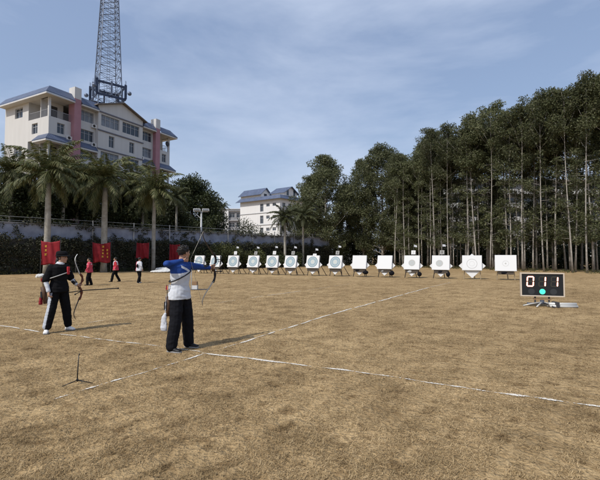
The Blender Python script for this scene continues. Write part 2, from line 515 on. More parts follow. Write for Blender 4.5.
# chalk lines
def chalk_mat():
    m = bpy.data.materials.new('chalk_powder')
    m.use_nodes = True
    t = m.node_tree
    p = t.nodes['Principled BSDF']
    p.inputs['Roughness'].default_value = 0.95
    p.inputs['Specular IOR Level'].default_value = 0.05
    p.inputs['Base Color'].default_value = (0.66, 0.625, 0.56, 1)
    uv = t.nodes.new('ShaderNodeTexCoord')
    n = t.nodes.new('ShaderNodeTexNoise'); n.inputs['Scale'].default_value = 34; n.inputs['Detail'].default_value = 6; n.inputs['Roughness'].default_value = .7
    sp = t.nodes.new('ShaderNodeSeparateXYZ')
    t.links.new(uv.outputs['Object'], n.inputs['Vector'])
    t.links.new(uv.outputs['UV'], sp.inputs['Vector'])
    def math_(op, a, b=None):
        k = t.nodes.new('ShaderNodeMath'); k.operation = op
        for j, q in enumerate((a, b)):
            if q is None: continue
            if isinstance(q, (int, float)): k.inputs[j].default_value = q
            else: t.links.new(q, k.inputs[j])
        return k.outputs[0]
    edge = math_('ABSOLUTE', math_('SUBTRACT', sp.outputs['Y'], .5))          # 0 middle .. .5 edge
    val = math_('SUBTRACT', math_('ADD', n.outputs['Fac'], sp.outputs['X']), math_('MULTIPLY', edge, 1.1))
    r = t.nodes.new('ShaderNodeMapRange'); r.inputs['From Min'].default_value = .60; r.inputs['From Max'].default_value = .74
    t.links.new(val, r.inputs['Value'])
    tr = t.nodes.new('ShaderNodeBsdfTransparent')
    ms = t.nodes.new('ShaderNodeMixShader')
    t.links.new(r.outputs['Result'], ms.inputs['Fac'])
    t.links.new(tr.outputs['BSDF'], ms.inputs[1])
    t.links.new(p.outputs['BSDF'], ms.inputs[2])
    t.links.new(ms.outputs['Shader'], t.nodes['Material Output'].inputs['Surface'])
    return m
M['chalk'] = chalk_mat()
def chalk_line(name, pts, width, dashes):
    """pts: polyline on the ground, dashes: list of (t0,t1,widthfactor) along 0..1 of its length"""
    pts = [Vector(p) for p in pts]
    seg = [(pts[i+1]-pts[i]).length for i in range(len(pts)-1)]
    tot = sum(seg)
    def at(t):
        d = t*tot
        for i, s in enumerate(seg):
            if d <= s or i == len(seg)-1:
                dr = (pts[i+1]-pts[i]).normalized()
                return pts[i] + dr*d, Vector((-dr.y, dr.x, 0))
            d -= s
    def density(t):
        v = 0.0
        for (t0, t1, wf) in dashes:
            e = .10/tot
            if t0-e <= t <= t1+e:
                v = max(v, wf*min(1.0, (t-t0+e)/(2*e), (t1+e-t)/(2*e)))
        return v
    ta, tb = min(d[0] for d in dashes), max(d[1] for d in dashes)
    n = int((tb-ta)*tot/.05)
    vs = []; uv = []
    for i in range(n+1):
        f = ta+(tb-ta)*i/n
        p, q = at(f)
        wob = .012*math.sin(f*tot*3.1)+.008*math.sin(f*tot*8.3)
        d = density(f)*.42+.04
        for sg in (1, -1):
            vs.append(p+q*(sg*width*.75+wob)+Vector((0,0,.009))); uv.append((d, .5+.5*sg))
    mb = MB(); mb.add(vs, [(2*i, 2*i+1, 2*i+3, 2*i+2) for i in range(n)])
    o = mb.build(name, M['chalk'])
    ul = o.data.uv_layers.new(name='UVMap')
    for lp in o.data.loops: ul.data[lp.index].uv = uv[lp.vertex_index]
    tag(o, kind='structure')
def dash_px(pts, spans):
    """spans in pixel-x of the photo, converted to fractions of the polyline"""
    g = [gnd(*p) for p in pts]
    seg = [(g[i+1]-g[i]).length for i in range(len(g)-1)]
    tot = sum(seg)
    def frac(px):
        acc = 0
        for i in range(len(g)-1):
            lo, hi = sorted((pts[i][0], pts[i+1][0]))
            if lo <= px <= hi or i == len(g)-2:
                r = (px-300)/F
                a, b = g[i], g[i+1]
                den = (b.x-a.x) - r*(b.y-a.y)
                t = (r*a.y - a.x)/den
                return (acc + t*seg[i])/tot
            acc += seg[i]
    return g, [(min(frac(a), frac(b)), max(frac(a), frac(b)), wf) for a, b, wf in spans]
SL = [(-40, 318.5), (40, 331.0), (200, 350.3), (205, 352.5), (340, 368.5), (525, 395.2), (610, 407)]
g_, d_ = dash_px(SL, [(-40,-8,1),(2,22,.9),(26,42,1),(62,78,.8),(82,92,.9),(97,106,.8),(108,116,1),(118,124,1),(128,140,.9),(145,163,.5),(180,190,.7),(193,201,.8),(205,246,1),(248,286,1.1),(288,311,.8),(326,352,1.0),(354,372,.7),(374,390,.8),(400,415,.7),(418,445,.7),(448,464,.9),(466,486,.7),(488,500,.5),(501,525,1.25),(535,556,1.3),(575,604,.9)])
chalk_line('shooting_line', g_, 0.062, d_)
LL = [(40, 404), (85, 389), (200, 355), (240, 342.5), (330, 314.3), (430, 287), (452, 282)]
g_, d_ = dash_px(LL, [(58,70,.7),(89,101,.9),(114,124,1),(128,150,.5),(152,162,.6),(167,180,.5),(186,204,.8),(222,238,.4),(240,256,1),(258,266,.6),(268,276,.9),(279,286,.6),(288,298,1),(300,312,.8),(314,330,.9),(332,352,1),(354,376,.9),(378,402,1),(404,428,.9),(430,450,.6)])
chalk_line('lane_line', g_, 0.066, d_)

L2 = [(62, 333), (88, 322.5), (256, 297), (301, 291), (352, 283.5)]
g_, d_ = dash_px(L2, [(66,84,.3),(88,106,.62),(120,150,.3),(170,200,.25),(215,236,.45),(250,264,.6),(268,301,.75),(306,330,.45),(334,350,.4)])
chalk_line('faint_lane_line', g_, 0.066, d_)

# ------------------------------------------------------------------ LEFT APARTMENT BUILDING
def facade(mb, u0, u1, z0, z1, y, ops, depth=0.22, mi=0, axis='x', sgn=1):
    """front face at local y with recessed openings ops=[(ua,ub,za,zb)]; axis 'x': wall runs along x"""
    us = sorted(set([u0, u1] + [a for o in ops for a in o[:2]]))
    zs = sorted(set([z0, z1] + [a for o in ops for a in o[2:4]]))
    def P(u, d, z):
        return Vector((u, y + d*sgn, z)) if axis == 'x' else Vector((y + d*sgn, u, z))
    for i in range(len(us)-1):
        for j in range(len(zs)-1):
            um, zm = (us[i]+us[i+1])/2, (zs[j]+zs[j+1])/2
            if any(o[0] < um < o[1] and o[2] < zm < o[3] for o in ops): continue
            mb.quad(P(us[i],0,zs[j]), P(us[i+1],0,zs[j]), P(us[i+1],0,zs[j+1]), P(us[i],0,zs[j+1]), mi)
    for (a, b, c, d) in ops:
        mb.quad(P(a,0,c), P(b,0,c), P(b,depth,c), P(a,depth,c), mi)
        mb.quad(P(a,0,d), P(b,0,d), P(b,depth,d), P(a,depth,d), mi)
        mb.quad(P(a,0,c), P(a,0,d), P(a,depth,d), P(a,depth,c), mi)
        mb.quad(P(b,0,c), P(b,0,d), P(b,depth,d), P(b,depth,c), mi)

def window(parent, a, b, c, d, y, nm=2, glass='glass', transom=True, axis='x', sgn=1):
    """frame + pane standing at depth y"""
    def bx(mb, u0, u1, z0, z1, t):
        lo, hi = sorted((y, y + t*sgn))
        if axis == 'x': mb.box((u0, lo, z0), (u1, hi, z1))
        else: mb.box((lo, u0, z0), (hi, u1, z1))
    f = MB(); w_ = 0.07
    bx(f, a, a+w_, c, d, 0.06); bx(f, b-w_, b, c, d, 0.06)
    bx(f, a+w_, b-w_, c, c+w_, 0.06); bx(f, a+w_, b-w_, d-w_, d, 0.06)
    for k in range(1, nm):
        u = a + (b-a)*k/nm
        bx(f, u-w_/2, u+w_/2, c+w_, d-w_, 0.058)
    if transom:
        zt = c + (d-c)*0.68
        for k in range(nm):
            ua = a + (b-a)*k/nm + (w_ if k == 0 else w_/2); ub = a + (b-a)*(k+1)/nm - (w_ if k == nm-1 else w_/2)
            bx(f, ua, ub, zt-0.025, zt+0.025, 0.055)
    fo = f.build('window', M['frame'], parent)
    p = MB()
    yy = y + 0.062*sgn
    if axis == 'x': p.quad((a,yy,c),(b,yy,c),(b,yy,d),(a,yy,d))
    else: p.quad((yy,a,c),(yy,b,c),(yy,b,d),(yy,a,d))
    p.build('pane', M[glass], fo)
    return fo

def apartment():
    ang = math.atan2(0.89, 0.455)
    t = thing('apartment_building', 'tall cream apartment block with pink piers and blue tiled eaves behind the palms', 'building', (-35.0, 55.0, 0), ang)
    S = 2.9; NF = 8
    Ltot = 22.6; DEP = 11.0
    top = NF*S + 0.8           # 24.0
    z_of = lambda k: 0.8 + k*S # floor level k=0..7
    wl = MB()
    rec = 1.9                  # balcony depth
    rnd = random.Random(3)
    wins = []
    # ---- central bay, 0.5 m proud of the facade
    b0, b1, by = 7.1, 15.6, -0.7
    ops = []
    for k in range(NF):
        z = z_of(k)
        if k % 2 == 1:
            ops += [(7.6, 10.9, z+0.75, z+2.55), (11.5, 14.9, z+0.75, z+2.55)]
            wins += [(7.6,10.9,z+0.75,z+2.55,by+.16,4,rnd.choice(['glass','glass','curtain'])),(11.5,14.9,z+0.75,z+2.55,by+.16,4,rnd.choice(['glass','curtain']))]
        else:
            ops += [(9.0, 10.0, z+0.6, z+2.4), (12.9, 13.9, z+0.6, z+2.4)]
            wins += [(9.0,10.0,z+0.6,z+2.4,by+.16,2,'glass'),(12.9,13.9,z+0.6,z+2.4,by+.16,2,'glass')]
    facade(wl, b0, b1, 0, top+0.9, by, ops)
    wl.quad((b0,by,0),(b0,0.0,0),(b0,0.0,top+.9),(b0,by,top+.9)); wl.quad((b1,by,0),(b1,0,0),(b1,0,top+.9),(b1,by,top+.9))
    # gable triangle over the bay
    gx = (b0+b1)/2
    wl.add([(b0,by,top+.9),(b1,by,top+.9),(gx,by,top+2.5)], [(0,1,2)])
    # ---- side strips with windows between piers and bay, plus the two balcony ends
    for (s0, s1) in ((4.25, 7.1), (15.6, 18.5)):
        ops = []
        for k in range(NF):
            z = z_of(k)
            o = (s0+0.45, s1-0.25, z+0.8, z+2.45)
            ops.append(o); wins.append((*o, 0.16, 3, rnd.choice(['glass','glass','curtain'])))
        facade(wl, s0, s1, 0, top, 0, ops)
    for (s0, s1, side) in ((0.0, 3.2, -1), (19.5, Ltot, 1)):
        for k in range(NF):
            z = z_of(k)
            if k % 2 == 1:      # open balcony
                # floor slab, back wall with door, parapet
                wl.quad((s0,rec,z),(s1,rec,z),(s1,rec,z+S),(s0,rec,z+S))
                wl.box((s0+.002,0.002,z-0.15),(s1-.002,rec-.002,z+0.02))
                wl.box((s0+.002,0.002,z+S-.15),(s1-.002,rec-.002,z+S-.002))
            else:
                o = (s0+1.2, s1-0.9, z+0.8, z+2.3)
                facade(wl, s0, s1, z, z+S, 0, [o]); wins.append((*o, .16, 2, 'glass'))
                # return on the outer end of this storey
        # outer end walls
    # near end face (x=0) and far end face (x=Ltot)
    for (xe, sg) in ((0.0, 1), (Ltot, -1)):
        ops = []
        for k in range(NF):
            z = z_of(k)
            if k % 2 == 1:
                ops.append((0.3, rec-0.02, z+0.02, z+S-0.15))
                if sg == 1: ops.append((rec+.12, 4.9, z+0.02, z+S-0.15))
                ops2 = (6.4, 8.4, z+.8, z+2.3)
            else:
                ops2 = (2.6, 4.0, z+.8, z+2.3)
            ops.append(ops2)
            if sg == 1: wins.append((*ops2, xe+.16, 2, 'glass', 'y', 1))
        facade(wl, 0, DEP, 0, top, xe, ops, axis='y', sgn=sg)
    wl.quad((0,0,0),(0.0,0,0.8),(3.2,0,0.8),(3.2,0,0)); wl.quad((19.5,0,0),(19.5,0,.8),(Ltot,0,.8),(Ltot,0,0))
    wl.quad((0,DEP,0),(Ltot,DEP,0),(Ltot,DEP,top),(0,DEP,top))
    wl.quad((0,0.003,top-.004),(Ltot,0.003,top-.004),(Ltot,DEP,top-.004),(0,DEP,top-.004))
    wl.box((4.26,0.05,top+.001),(18.4,4.0,top+.95))
    for k in range(1, NF, 2):       # recessed balcony round the near corner
        z = z_of(k)
        wl.quad((1.7,rec+.01,z),(1.7,4.95,z),(1.7,4.95,z+S-.16),(1.7,rec+.01,z+S-.16))
        wl.quad((0.23,4.95,z),(1.7,4.95,z),(1.7,4.95,z+S-.16),(0.23,4.95,z+S-.16))
        wl.box((.225,rec+.005,z-.12),(1.7,4.95,z+.015)); wl.box((.225,rec+.005,z+S-.155),(1.7,4.95,z+S-.02))
    wl.build('wall', M['cream'], t)
    for k in range(1, NF, 2):
        z = z_of(k)
        rl = MB(); rl.box((.10,rec+.13,z+1.0),(.16,4.89,z+1.06))
        for i in range(18): rl.box((.118,rec+.2+i*.16,z+.03),(.142,rec+.224+i*.16,z+1.0))
        rl.build('balcony_railing', M['railing'], t)
        MB().box((1.64,2.9,z+.03),(1.694,4.1,z+2.2)).build('balcony_door', M['dark_in'], t)
    for wn in wins:
        a = dict(axis='x', sgn=1)
        if len(wn) > 7: a = dict(axis=wn[7], sgn=wn[8])
        window(t, wn[0], wn[1], wn[2], wn[3], wn[4], wn[5], wn[6], **a)
    # string courses across the bay
    sc = MB()
    for k in range(1, NF+1):
        z = z_of(k)
        sc.box((b0-.12, by-.14, z-.12), (b1+.12, by-.003, z+.06))
    sc.build('string_course', mat('dark_course_paint', (0.16,0.16,0.19), .8), t)
    # pink piers that rise above the roof
    for (a, b) in ((3.2, 4.25), (18.5, 19.5)):
        pm = MB(); pm.box((a+.003, -0.75, 0), (b-.003, 0.6, top+0.6))
        po = pm.build('pier', M['pink'], t)
        MB().box((a+.003, -0.75, top+.603), (b-.003, 0.6, top+2.3)).build('pier_head', M['cream'], po)
    # balcony doors, railings, corner posts
    for (s0, s1, side) in ((0.0, 3.2, -1), (19.5, Ltot, 1)):
        for k in range(1, NF, 2):
            z = z_of(k)
            dm = MB(); dm.box((s0+.9, rec-.06, z+.03), (s1-.9, rec-.004, z+2.2)); dm.build('balcony_door', M['dark_in'], t)
            rl = MB()
            n = int((s1-s0)/0.16)
            rl.box((s0+.1,0.04,z+1.0),(s1-.1,0.09,z+1.06))
            for i in range(n):
                u = s0+.12+i*(s1-s0-.24)/(n-1); rl.box((u-.012,.05,z+.02),(u+.012,.075,z+1.0))
            xe = s0 + .06 if side < 0 else s1 - .06
            rl.box((xe-.03,.1,z+1.0),(xe+.03,rec-.05,z+1.06))
            for i in range(9):
                v = .2+i*.19; rl.box((xe-.012,v-.012,z+.02),(xe+.012,v+.012,z+1.0))
            rl.build('balcony_railing', M['railing'], t)
        for k in range(1, NF, 2):
            z = z_of(k); xe = s0+.16 if side < 0 else s1-.16
            MB().box((xe-.13,.03,z+.025),(xe+.13,.29,z+S-.16)).build('balcony_post', M['white_wall'], t)
    # blue tiled eaves: mansard skirt along the top and lower awnings over every second storey
    def skirt(x0, x1, ztop, zbot, out, endl, endr, name='eave'):
        m = MB()
        th = 0.12
        xl0 = x0 - (out if endl else 0); xr0 = x1 + (out if endr else 0)
        a = [Vector((x0,-.02,ztop)), Vector((x1,-.02,ztop)), Vector((xr0,-out,zbot)), Vector((xl0,-out,zbot))]
        m.prism(a, (0,0,-th))
        dep = 2.4 if ztop < top else DEP+.02
        if endl: m.prism([Vector((x0-.003,-.02,ztop)), Vector((xl0-.003,-out,zbot)), Vector((xl0-.003,dep,zbot)), Vector((x0-.003,dep,ztop))], (0,0,-th))
        if endr: m.prism([Vector((x1+.003,-.02,ztop)), Vector((xr0+.003,-out,zbot)), Vector((xr0+.003,dep,zbot)), Vector((x1+.003,dep,ztop))], (0,0,-th))
        o = m.build(name, M['blue_tile'], t)
        s = MB()
        s.box((xl0+.02,-out+.02,zbot-.34),(xr0-.02,-.03,zbot-.135))
        if endl: s.box((xl0+.02,-.028,zbot-.34),(x0-.004,dep-.02,zbot-.135))
        if endr: s.box((x1+.004,-.028,zbot-.34),(xr0-.02,dep-.02,zbot-.135))
        s.build('soffit', M['cream'], o)
        return o
    skirt(0.0, 3.19, top+1.35, top+.15, 1.0, True, False)
    skirt(4.26, 7.09, top+1.35, top+.15, 1.0, False, False)
    skirt(15.61, 18.49, top+1.35, top+.15, 1.0, False, False)
    skirt(19.51, Ltot, top+1.35, top+.15, 1.0, False, True)
    for k in range(0, NF-1, 2):
        z = z_of(k)+S-.05 if False else z_of(k)-.02
        if k == 0: continue
        skirt(0.0, 3.19, z+.45, z-.45, .85, True, False, 'awning')
        skirt(4.26, 7.09, z+.45, z-.45, .8, False, False, 'awning')
        skirt(15.61, 18.49, z+.45, z-.45, .8, False, False, 'awning')
        skirt(19.51, Ltot, z+.45, z-.45, .85, False, True, 'awning')
    # gable roof over the bay
    r = MB()
    e = 0.55; zt = top+2.5; sl = 1.6/((b1-b0)/2)
    for sg in (-1, 1):
        xo = gx + sg*((b1-b0)/2+e)
        zo = top+.9 - sl*e
        r.prism([Vector((gx, by-e, zt+.02)), Vector((xo, by-e, zo+.02)), Vector((xo, 4.2, zo+.02)), Vector((gx, 4.2, zt+.02))], (0,0,.16))
    r.build('gable_roof', mat('gable_roof_tile', (0.22,0.19,0.17), .8, noise=(.15,.13,.12), scale=2), t)
    # air conditioners
    for (u, k) in ((6.75,7),(6.75,6),(2.85,6),(15.9,6),(18.2,5),(6.75,4),(2.85,4)):
        z = z_of(k)+.15
        ac = MB(); ac.box((u-.38,-.36,z),(u+.38,-.03,z+.56)); ao = ac.build('air_conditioner', M['white_wall'], t)
        MB().disc((u-.08,-.366,z+.28), 0, .22, (1,0,0), (0,0,1), 16).build('fan_grille', M['dark_in'], ao)
    # hung laundry and a round black dish on the far balcony
    MB().ball((21.9,-.1,z_of(7)+1.5), (.5,.12,.5), 14, 8).build('satellite_dish', M['dark_pole'], t, True)
    return t
apartment()

# ------------------------------------------------------------------ LATTICE TOWER
def lattice_tower():
    Y0 = 67.5; X0 = X(104.8, Y0)
    zb = 24.0
    t = thing('lattice_mast', 'blue grey steel lattice telecom mast with antenna platform rising above the apartment roof', 'mast', (X0, Y0, zb), R(40))
    ztop = 66 - zb
    w0 = 2.0
    def hw(z): return w0*(1-z/ztop) + 0.35*(z/ztop)
    legs = MB(); br = MB()
    cs = [(-1,-1),(1,-1),(1,1),(-1,1)]
    for c in cs:
        MB().tube([(c[0]*hw(z), c[1]*hw(z), z) for z in (0, ztop/2, ztop)], 0.085, 6).build('leg', M['steel'], t)
    z = 0.0; k = 0
    while z < ztop-0.5:
        h = max(0.75, hw(z)*0.85)
        z2 = min(ztop, z+h)
        for i in range(4):
            a, b = cs[i], cs[(i+1) % 4]
            p = lambda c, zz: (c[0]*hw(zz), c[1]*hw(zz), zz)
            br.bar(p(a,z), p(b,z2), 0.035, 4); br.bar(p(b,z), p(a,z2), 0.035, 4)
            br.bar(p(a,z2), p(b,z2), 0.035, 4)
        z = z2
    br.build('bracing', M['steel'], t)
    # climbing ladder
    ld = MB()
    for sx in (-.2,.2): ld.bar((sx,-.1,0),(sx,-.1,ztop-1),.025,4)
    for i in range(int(ztop/.35)): ld.bar((-.2,-.1,.3+i*.35),(.2,-.1,.3+i*.35),.014,4)
    ld.build('ladder', M['steel'], t)
    # platform: two square rings with panels
    for zz in (4.0, 6.1):
        pl = MB(); s = 2.25; hgt = .38
        for i in range(4):
            a, b = cs[i], cs[(i+1)%4]
            A = Vector((a[0]*s,a[1]*s,zz)); B = Vector((b[0]*s,b[1]*s,zz)); d = (B-A).normalized()
            pl.prism([A-d*.1, B+d*.1, B+d*.1+Vector((0,0,hgt)), A-d*.1+Vector((0,0,hgt))], Vector((-d.y,d.x,0))*.12)
        for c in cs: pl.bar((c[0]*hw(zz),c[1]*hw(zz),zz+.15),(c[0]*s,c[1]*s,zz+.15),.05,4)
        pl.build('platform', M['steel_dark'], t)
    for i in range(4):
        a, b = cs[i], cs[(i+1)%4]
        for f in (.03,.5,.97):
            A = Vector((a[0],a[1],0))*2.32*(1-f) + Vector((b[0],b[1],0))*2.32*f
            an = MB(); an.box((A.x-.13,A.y-.13,4.3),(A.x+.13,A.y+.13,6.7)); an.bar((A.x*1.0,A.y*1.0,6.7),(A.x,A.y,7.4),.03,4)
            an.build('antenna_panel', M['steel_dark'] if f != .5 else M['steel'], t)
        A = Vector((a[0],a[1],0))*2.75
        ds = MB(); ds.bar((A.x*.83,A.y*.83,5.2),(A.x,A.y,5.2),.04,5); ds.ball((A.x,A.y,5.2),(.35,.35,.35),10,6); ds.build('dish', M['steel'], t, True)
lattice_tower()

# ------------------------------------------------------------------ WHITE BUILDING IN THE CENTRE
def white_block():
    # near corner at photo x=280; left face runs left/away, right face runs right/away
    cx, cy = X(280,110), 110.0
    ang = math.atan2(-9.7, 12.45)       # local +x runs along the left face toward the corner
    LA, LB = 15.8, 11.0
    lx = Vector((math.cos(ang), math.sin(ang), 0))
    org = Vector((cx,cy,0)) - lx*LA
    t = thing('white_building', 'white four storey block with blue eaves and two gabled penthouses in the centre distance', 'building', org, ang)
    # local: x 0..LA along left face (y=0 front), y grows away
    S = 3.45; H = 18.0
    wl = MB()
    ops = []; wins = []
    for k in range(5):
        z = H - 0.9 - (k+1)*S + .6
        for (a, b, c, d) in ((8.2,9.5,z,z+2.3),(10.6,11.9,z+1.3,z+2.2),(13.0,14.3,z+1.3,z+2.2)):
            ops.append((a,b,c,d)); wins.append((a,b,c,d,.16,2))
    facade(wl, 0, LA, 0, H, 0, ops)
    ops = []
    for k in range(5):
        z = H - 0.9 - (k+1)*S + .6
        for (a, b, c, d) in ((1.0,2.3,z+1.0,z+2.2),(3.6,4.9,z+.9,z+2.2),(7.2,8.4,z,z+2.4)):
            ops.append((a,b,c,d)); wins.append((a,b,c,d,LA-.16,2,'glass',True,'y',-1))
    facade(wl, 0, LB, 0, H, LA, ops, axis='y', sgn=-1)
    wl.quad((0,0,0),(0,LB,0),(0,LB,H),(0,0,H)); wl.quad((0,LB,0),(LA,LB,0),(LA,LB,H),(0,LB,H))
    wl.quad((0,0,H),(LA,0,H),(LA,LB,H),(0,LB,H))
    wl.build('wall', M['white_wall'], t)
    for a in wins: window(t, *a)
    sc = MB()
    for k in range(1,5):
        z = H - .9 - k*S + .1
        sc.box((-.02,-.1,z),(LA+.1,-.003,z+.16)); sc.box((LA+.003,.0,z),(LA+.1,LB,z+.16))
    sc.build('string_course', M['grey_conc'], t)
    e = MB(); o_ = 1.0
    e.prism([Vector((0,-.01,H+.6)),Vector((LA,-.01,H+.6)),Vector((LA+o_,-o_,H-.5)),Vector((-o_,-o_,H-.5))],(0,0,-.12))
    e.prism([Vector((LA+.003,-.01,H+.6)),Vector((LA+.003,LB,H+.6)),Vector((LA+o_+.003,LB,H-.5)),Vector((LA+o_+.003,-o_,H-.5))],(0,0,-.12))
    e.build('eave', M['blue_tile'], t)
    for (x0, x1, y0, y1, hz) in ((-.1,8.2,.35,4.1,1.7),(10.6,15.4,2.3,7.9,1.7)):
        p = MB(); z0 = H+.005; z1 = H+hz
        if x0 < 5:   # ridge along x, gable end faces +x
            ym = (y0+y1)/2; zp = z1+1.6
            p.box((x0,y0,z0),(x1,y1,z1))
            p.add([(x1,y0,z1),(x1,y1,z1),(x1,ym,zp)],[(0,1,2)]); p.add([(x0,y0,z1),(x0,y1,z1),(x0,ym,zp)],[(0,1,2)])
            po = p.build('penthouse', M['white_wall'], t)
            rf = MB()
            for sg in (-1,1):
                yo = ym+sg*((y1-y0)/2+.6); zo = z1-.5
                rf.prism([Vector((x0-.6,ym,zp+.02)),Vector((x1+.6,ym,zp+.02)),Vector((x1+.6,yo,zo)),Vector((x0-.6,yo,zo))],(0,0,.14))
            rf.build('penthouse_roof', M['blue_tile'], po)
            MB().box((x1+.003,ym-.6,z0+.5),(x1+.03,ym+.6,z0+1.7)).build('penthouse_window', M['glass'], po)
        else:
            ym = (y0+y1)/2; zp = z1+1.6
            p.box((x0,y0,z0),(x1,y1,z1))
            p.add([(x1,y0,z1),(x1,y1,z1),(x1,ym,zp)],[(0,1,2)]); p.add([(x0,y0,z1),(x0,y1,z1),(x0,ym,zp)],[(0,1,2)])
            po = p.build('penthouse', M['white_wall'], t)
            rf = MB()
            for sg in (-1,1):
                yo = ym+sg*((y1-y0)/2+.6); zo = z1-.4
                rf.prism([Vector((x0-.6,ym,zp+.02)),Vector((x1+.6,ym,zp+.02)),Vector((x1+.6,yo,zo)),Vector((x0-.6,yo,zo))],(0,0,.14))
            rf.build('penthouse_roof', M['blue_tile'], po)
            for yy in (y0+1.0, y1-1.6): MB().box((x1+.003,yy,z0+.8),(x1+.03,yy+.9,z0+2.6)).build('penthouse_window', M['glass'], po)
white_block()

def grey_block():
    Y = 150.0
    x0 = X(211, Y); x1 = X(243.5, Y)
    t = thing('grey_building', 'low grey concrete block with banded windows left of the white building', 'building', (x0, Y, 0), 0)
    H = Zh(209.5, Y); LX = x1-x0
    wl = MB(); ops = []; wins = []
    for k in range(5):
        z = 0.6+k*3.6
        for j in range(4):
            a = 1.4+j*2.7
            o = (a, a+2.0, z+1.0, z+2.6); ops.append(o); wins.append(o)
    facade(wl, 0, LX, 0, H, 0, ops)
    wl.box((0,.4,0),(LX,9,H-.003))
    wl.build('wall', M['grey_conc'], t)
    for o in wins: window(t, *o, .16, 2)
    sl = MB()
    for k in range(1,6): sl.box((-.2,-.5,.6+k*3.6-.2),(LX+.2,-.003,.6+k*3.6))
    sl.box((-.3,-.6,H+.003),(LX+.3,9.2,H+.35))
    sl.build('ledge', mat('pale_ledge',(.48,.48,.49),.9), t)
    MB().box((5.2,-.75,0),(6.6,-.505,H-.4)).build('stair_panel', M['white_wall'], t)
grey_block()

M['pale_conc'] = mat('weathered_pale_paint', (0.50,0.50,0.49), .9, noise=(.34,.34,.335), scale=.5, streak=True)
def school_block():
    Y = 96.0
    x0, x1 = X(422, Y), X(660, Y)
    t = thing('corridor_building', 'long pale building with open corridor slabs seen between the eucalyptus trunks', 'building', (x0, Y, 0), 0)
    L_ = x1-x0; S = 3.35; NFL = 6; H = NFL*S
    MB().box((0,2.2,0),(L_,12,H)).build('wall', M['grey_conc'], t)
    sl = MB()
    for k in range(1, NFL+1):
        sl.box((0,-.1,k*S-.25),(L_,2.195,k*S))
    sl.build('corridor_slab', M['pale_conc'], t)
    for k in range(1, NFL):
        MB().box((0,-.05,k*S+.003),(L_,.08,k*S+.95)).build('parapet', M['pale_conc'], t)
    n = 14
    for i in range(n+1):
        u = .2+i*(L_-.4)/n
        MB().box((u-.2,-.12,0),(u+.2,-.103,H)).build('column', M['white_wall'], t) if False else MB().box((u-.2,.085,0),(u+.2,.45,S-.255)).build('column', M['white_wall'], t)
    for i in range(n):
        u = .2+(i+.5)*(L_-.4)/n
        for k in range(1, NFL):
            f = MB(); f.box((u-.9,2.1,k*S+1.0),(u+.9,2.195,k*S+2.4)); f.build('window', M['glass'], t)
school_block()

def shed():
    Y = 88.0
    x0, x1 = X(343, Y), X(372, Y)
    t = thing('low_shed', 'low shed with a broken white roof edge between the dense trees', 'shed', (x0, Y, 0), 0)
    MB().box((0,0,0),(x1-x0,4,4.1)).build('wall', M['grey_conc'], t)
    MB().box((-.4,-.5,4.105),(x1-x0+.4,4.4,4.5)).build('roof', M['white_wall'], t)
shed()

# ------------------------------------------------------------------ RETAINING WALL, FENCE, CREEPERS
WA = Vector((-25.1, 33.5, 0)); WB = Vector((4.9, 65.8, 0))
WD = (WB-WA).normalized(); WN = Vector((WD.y, -WD.x, 0))      # normal toward the field
W0 = WA - WD*14
WLEN = (WB-W0).length
wang = math.atan2(WD.y, WD.x)
def wall_at(px):
    r = (px-300)/F
    d = WB-WA
    t = (r*WA.y-WA.x)/(d.x-r*d.y)
    return WA + d*t
def retaining_wall():
    t = thing('retaining_wall', 'long retaining wall with a blue grey upper band behind the banners and palms', 'wall', W0, wang)
    MB().box((0,0,0),(WLEN,.5,3.0)).build('lower_wall', M['old_conc'], t)
    MB().box((0,.08,3.003),(WLEN,.42,4.35)).build('upper_band', M['blue_conc'], t)
    MB().box((0,-.02,4.353),(WLEN,.5,4.47)).build('coping', M['grey_conc'], t)
retaining_wall()
def wall_fence():
    t = thing('wire_fence', 'thin wire fence with pale posts along the top of the blue grey wall', 'fence', W0, wang)
    rl = MB()
    for z in (4.62,4.95): rl.bar((0,.25,z),(WLEN,.25,z),.012,4)
    rl.build('rail', M['pole'], t)
    u = 1.0
    while u < WLEN:
        MB().box((u-.05,-.09,3.1),(u+.05,-.03,5.0)).build('post', M['pole'], t); u += 4.05
wall_fence()

def cards(centers, radii, n, size, name, m, parent=None, asp=0.45, droop=0.35, shell=0.5, seed=1, flat=None):
    """diamond leaf cards spread through ellipsoid clumps"""
    rng = np.random.default_rng(seed)
    c = np.asarray(centers, dtype=float); r = np.asarray(radii, dtype=float)
    if r.ndim == 1: r = np.stack([r, r, r*0.8], 1)
    vol = r.prod(1) ** 0.66
    idx = rng.choice(len(c), n, p=vol/vol.sum())
    d = rng.normal(size=(n,3)); d /= np.linalg.norm(d, axis=1)[:,None]
    rr = rng.random(n) ** (shell*0.66)
    p = c[idx] + d*r[idx]*rr[:,None]
    # leaf frames
    a = d*0.7 + rng.normal(size=(n,3))*0.8; a[:,2] -= droop
    a /= np.linalg.norm(a, axis=1)[:,None]
    b = np.cross(a, rng.normal(size=(n,3))); b /= np.linalg.norm(b, axis=1)[:,None]
    s = size*(0.6+0.8*rng.random(n))[:,None]
    v = np.zeros((n,4,3))
    v[:,0] = p; v[:,1] = p + a*s*0.45 + b*s*asp*0.5; v[:,2] = p + a*s; v[:,3] = p + a*s*0.45 - b*s*asp*0.5
    return np_mesh(name, v.reshape(-1,3), 4, m, parent)

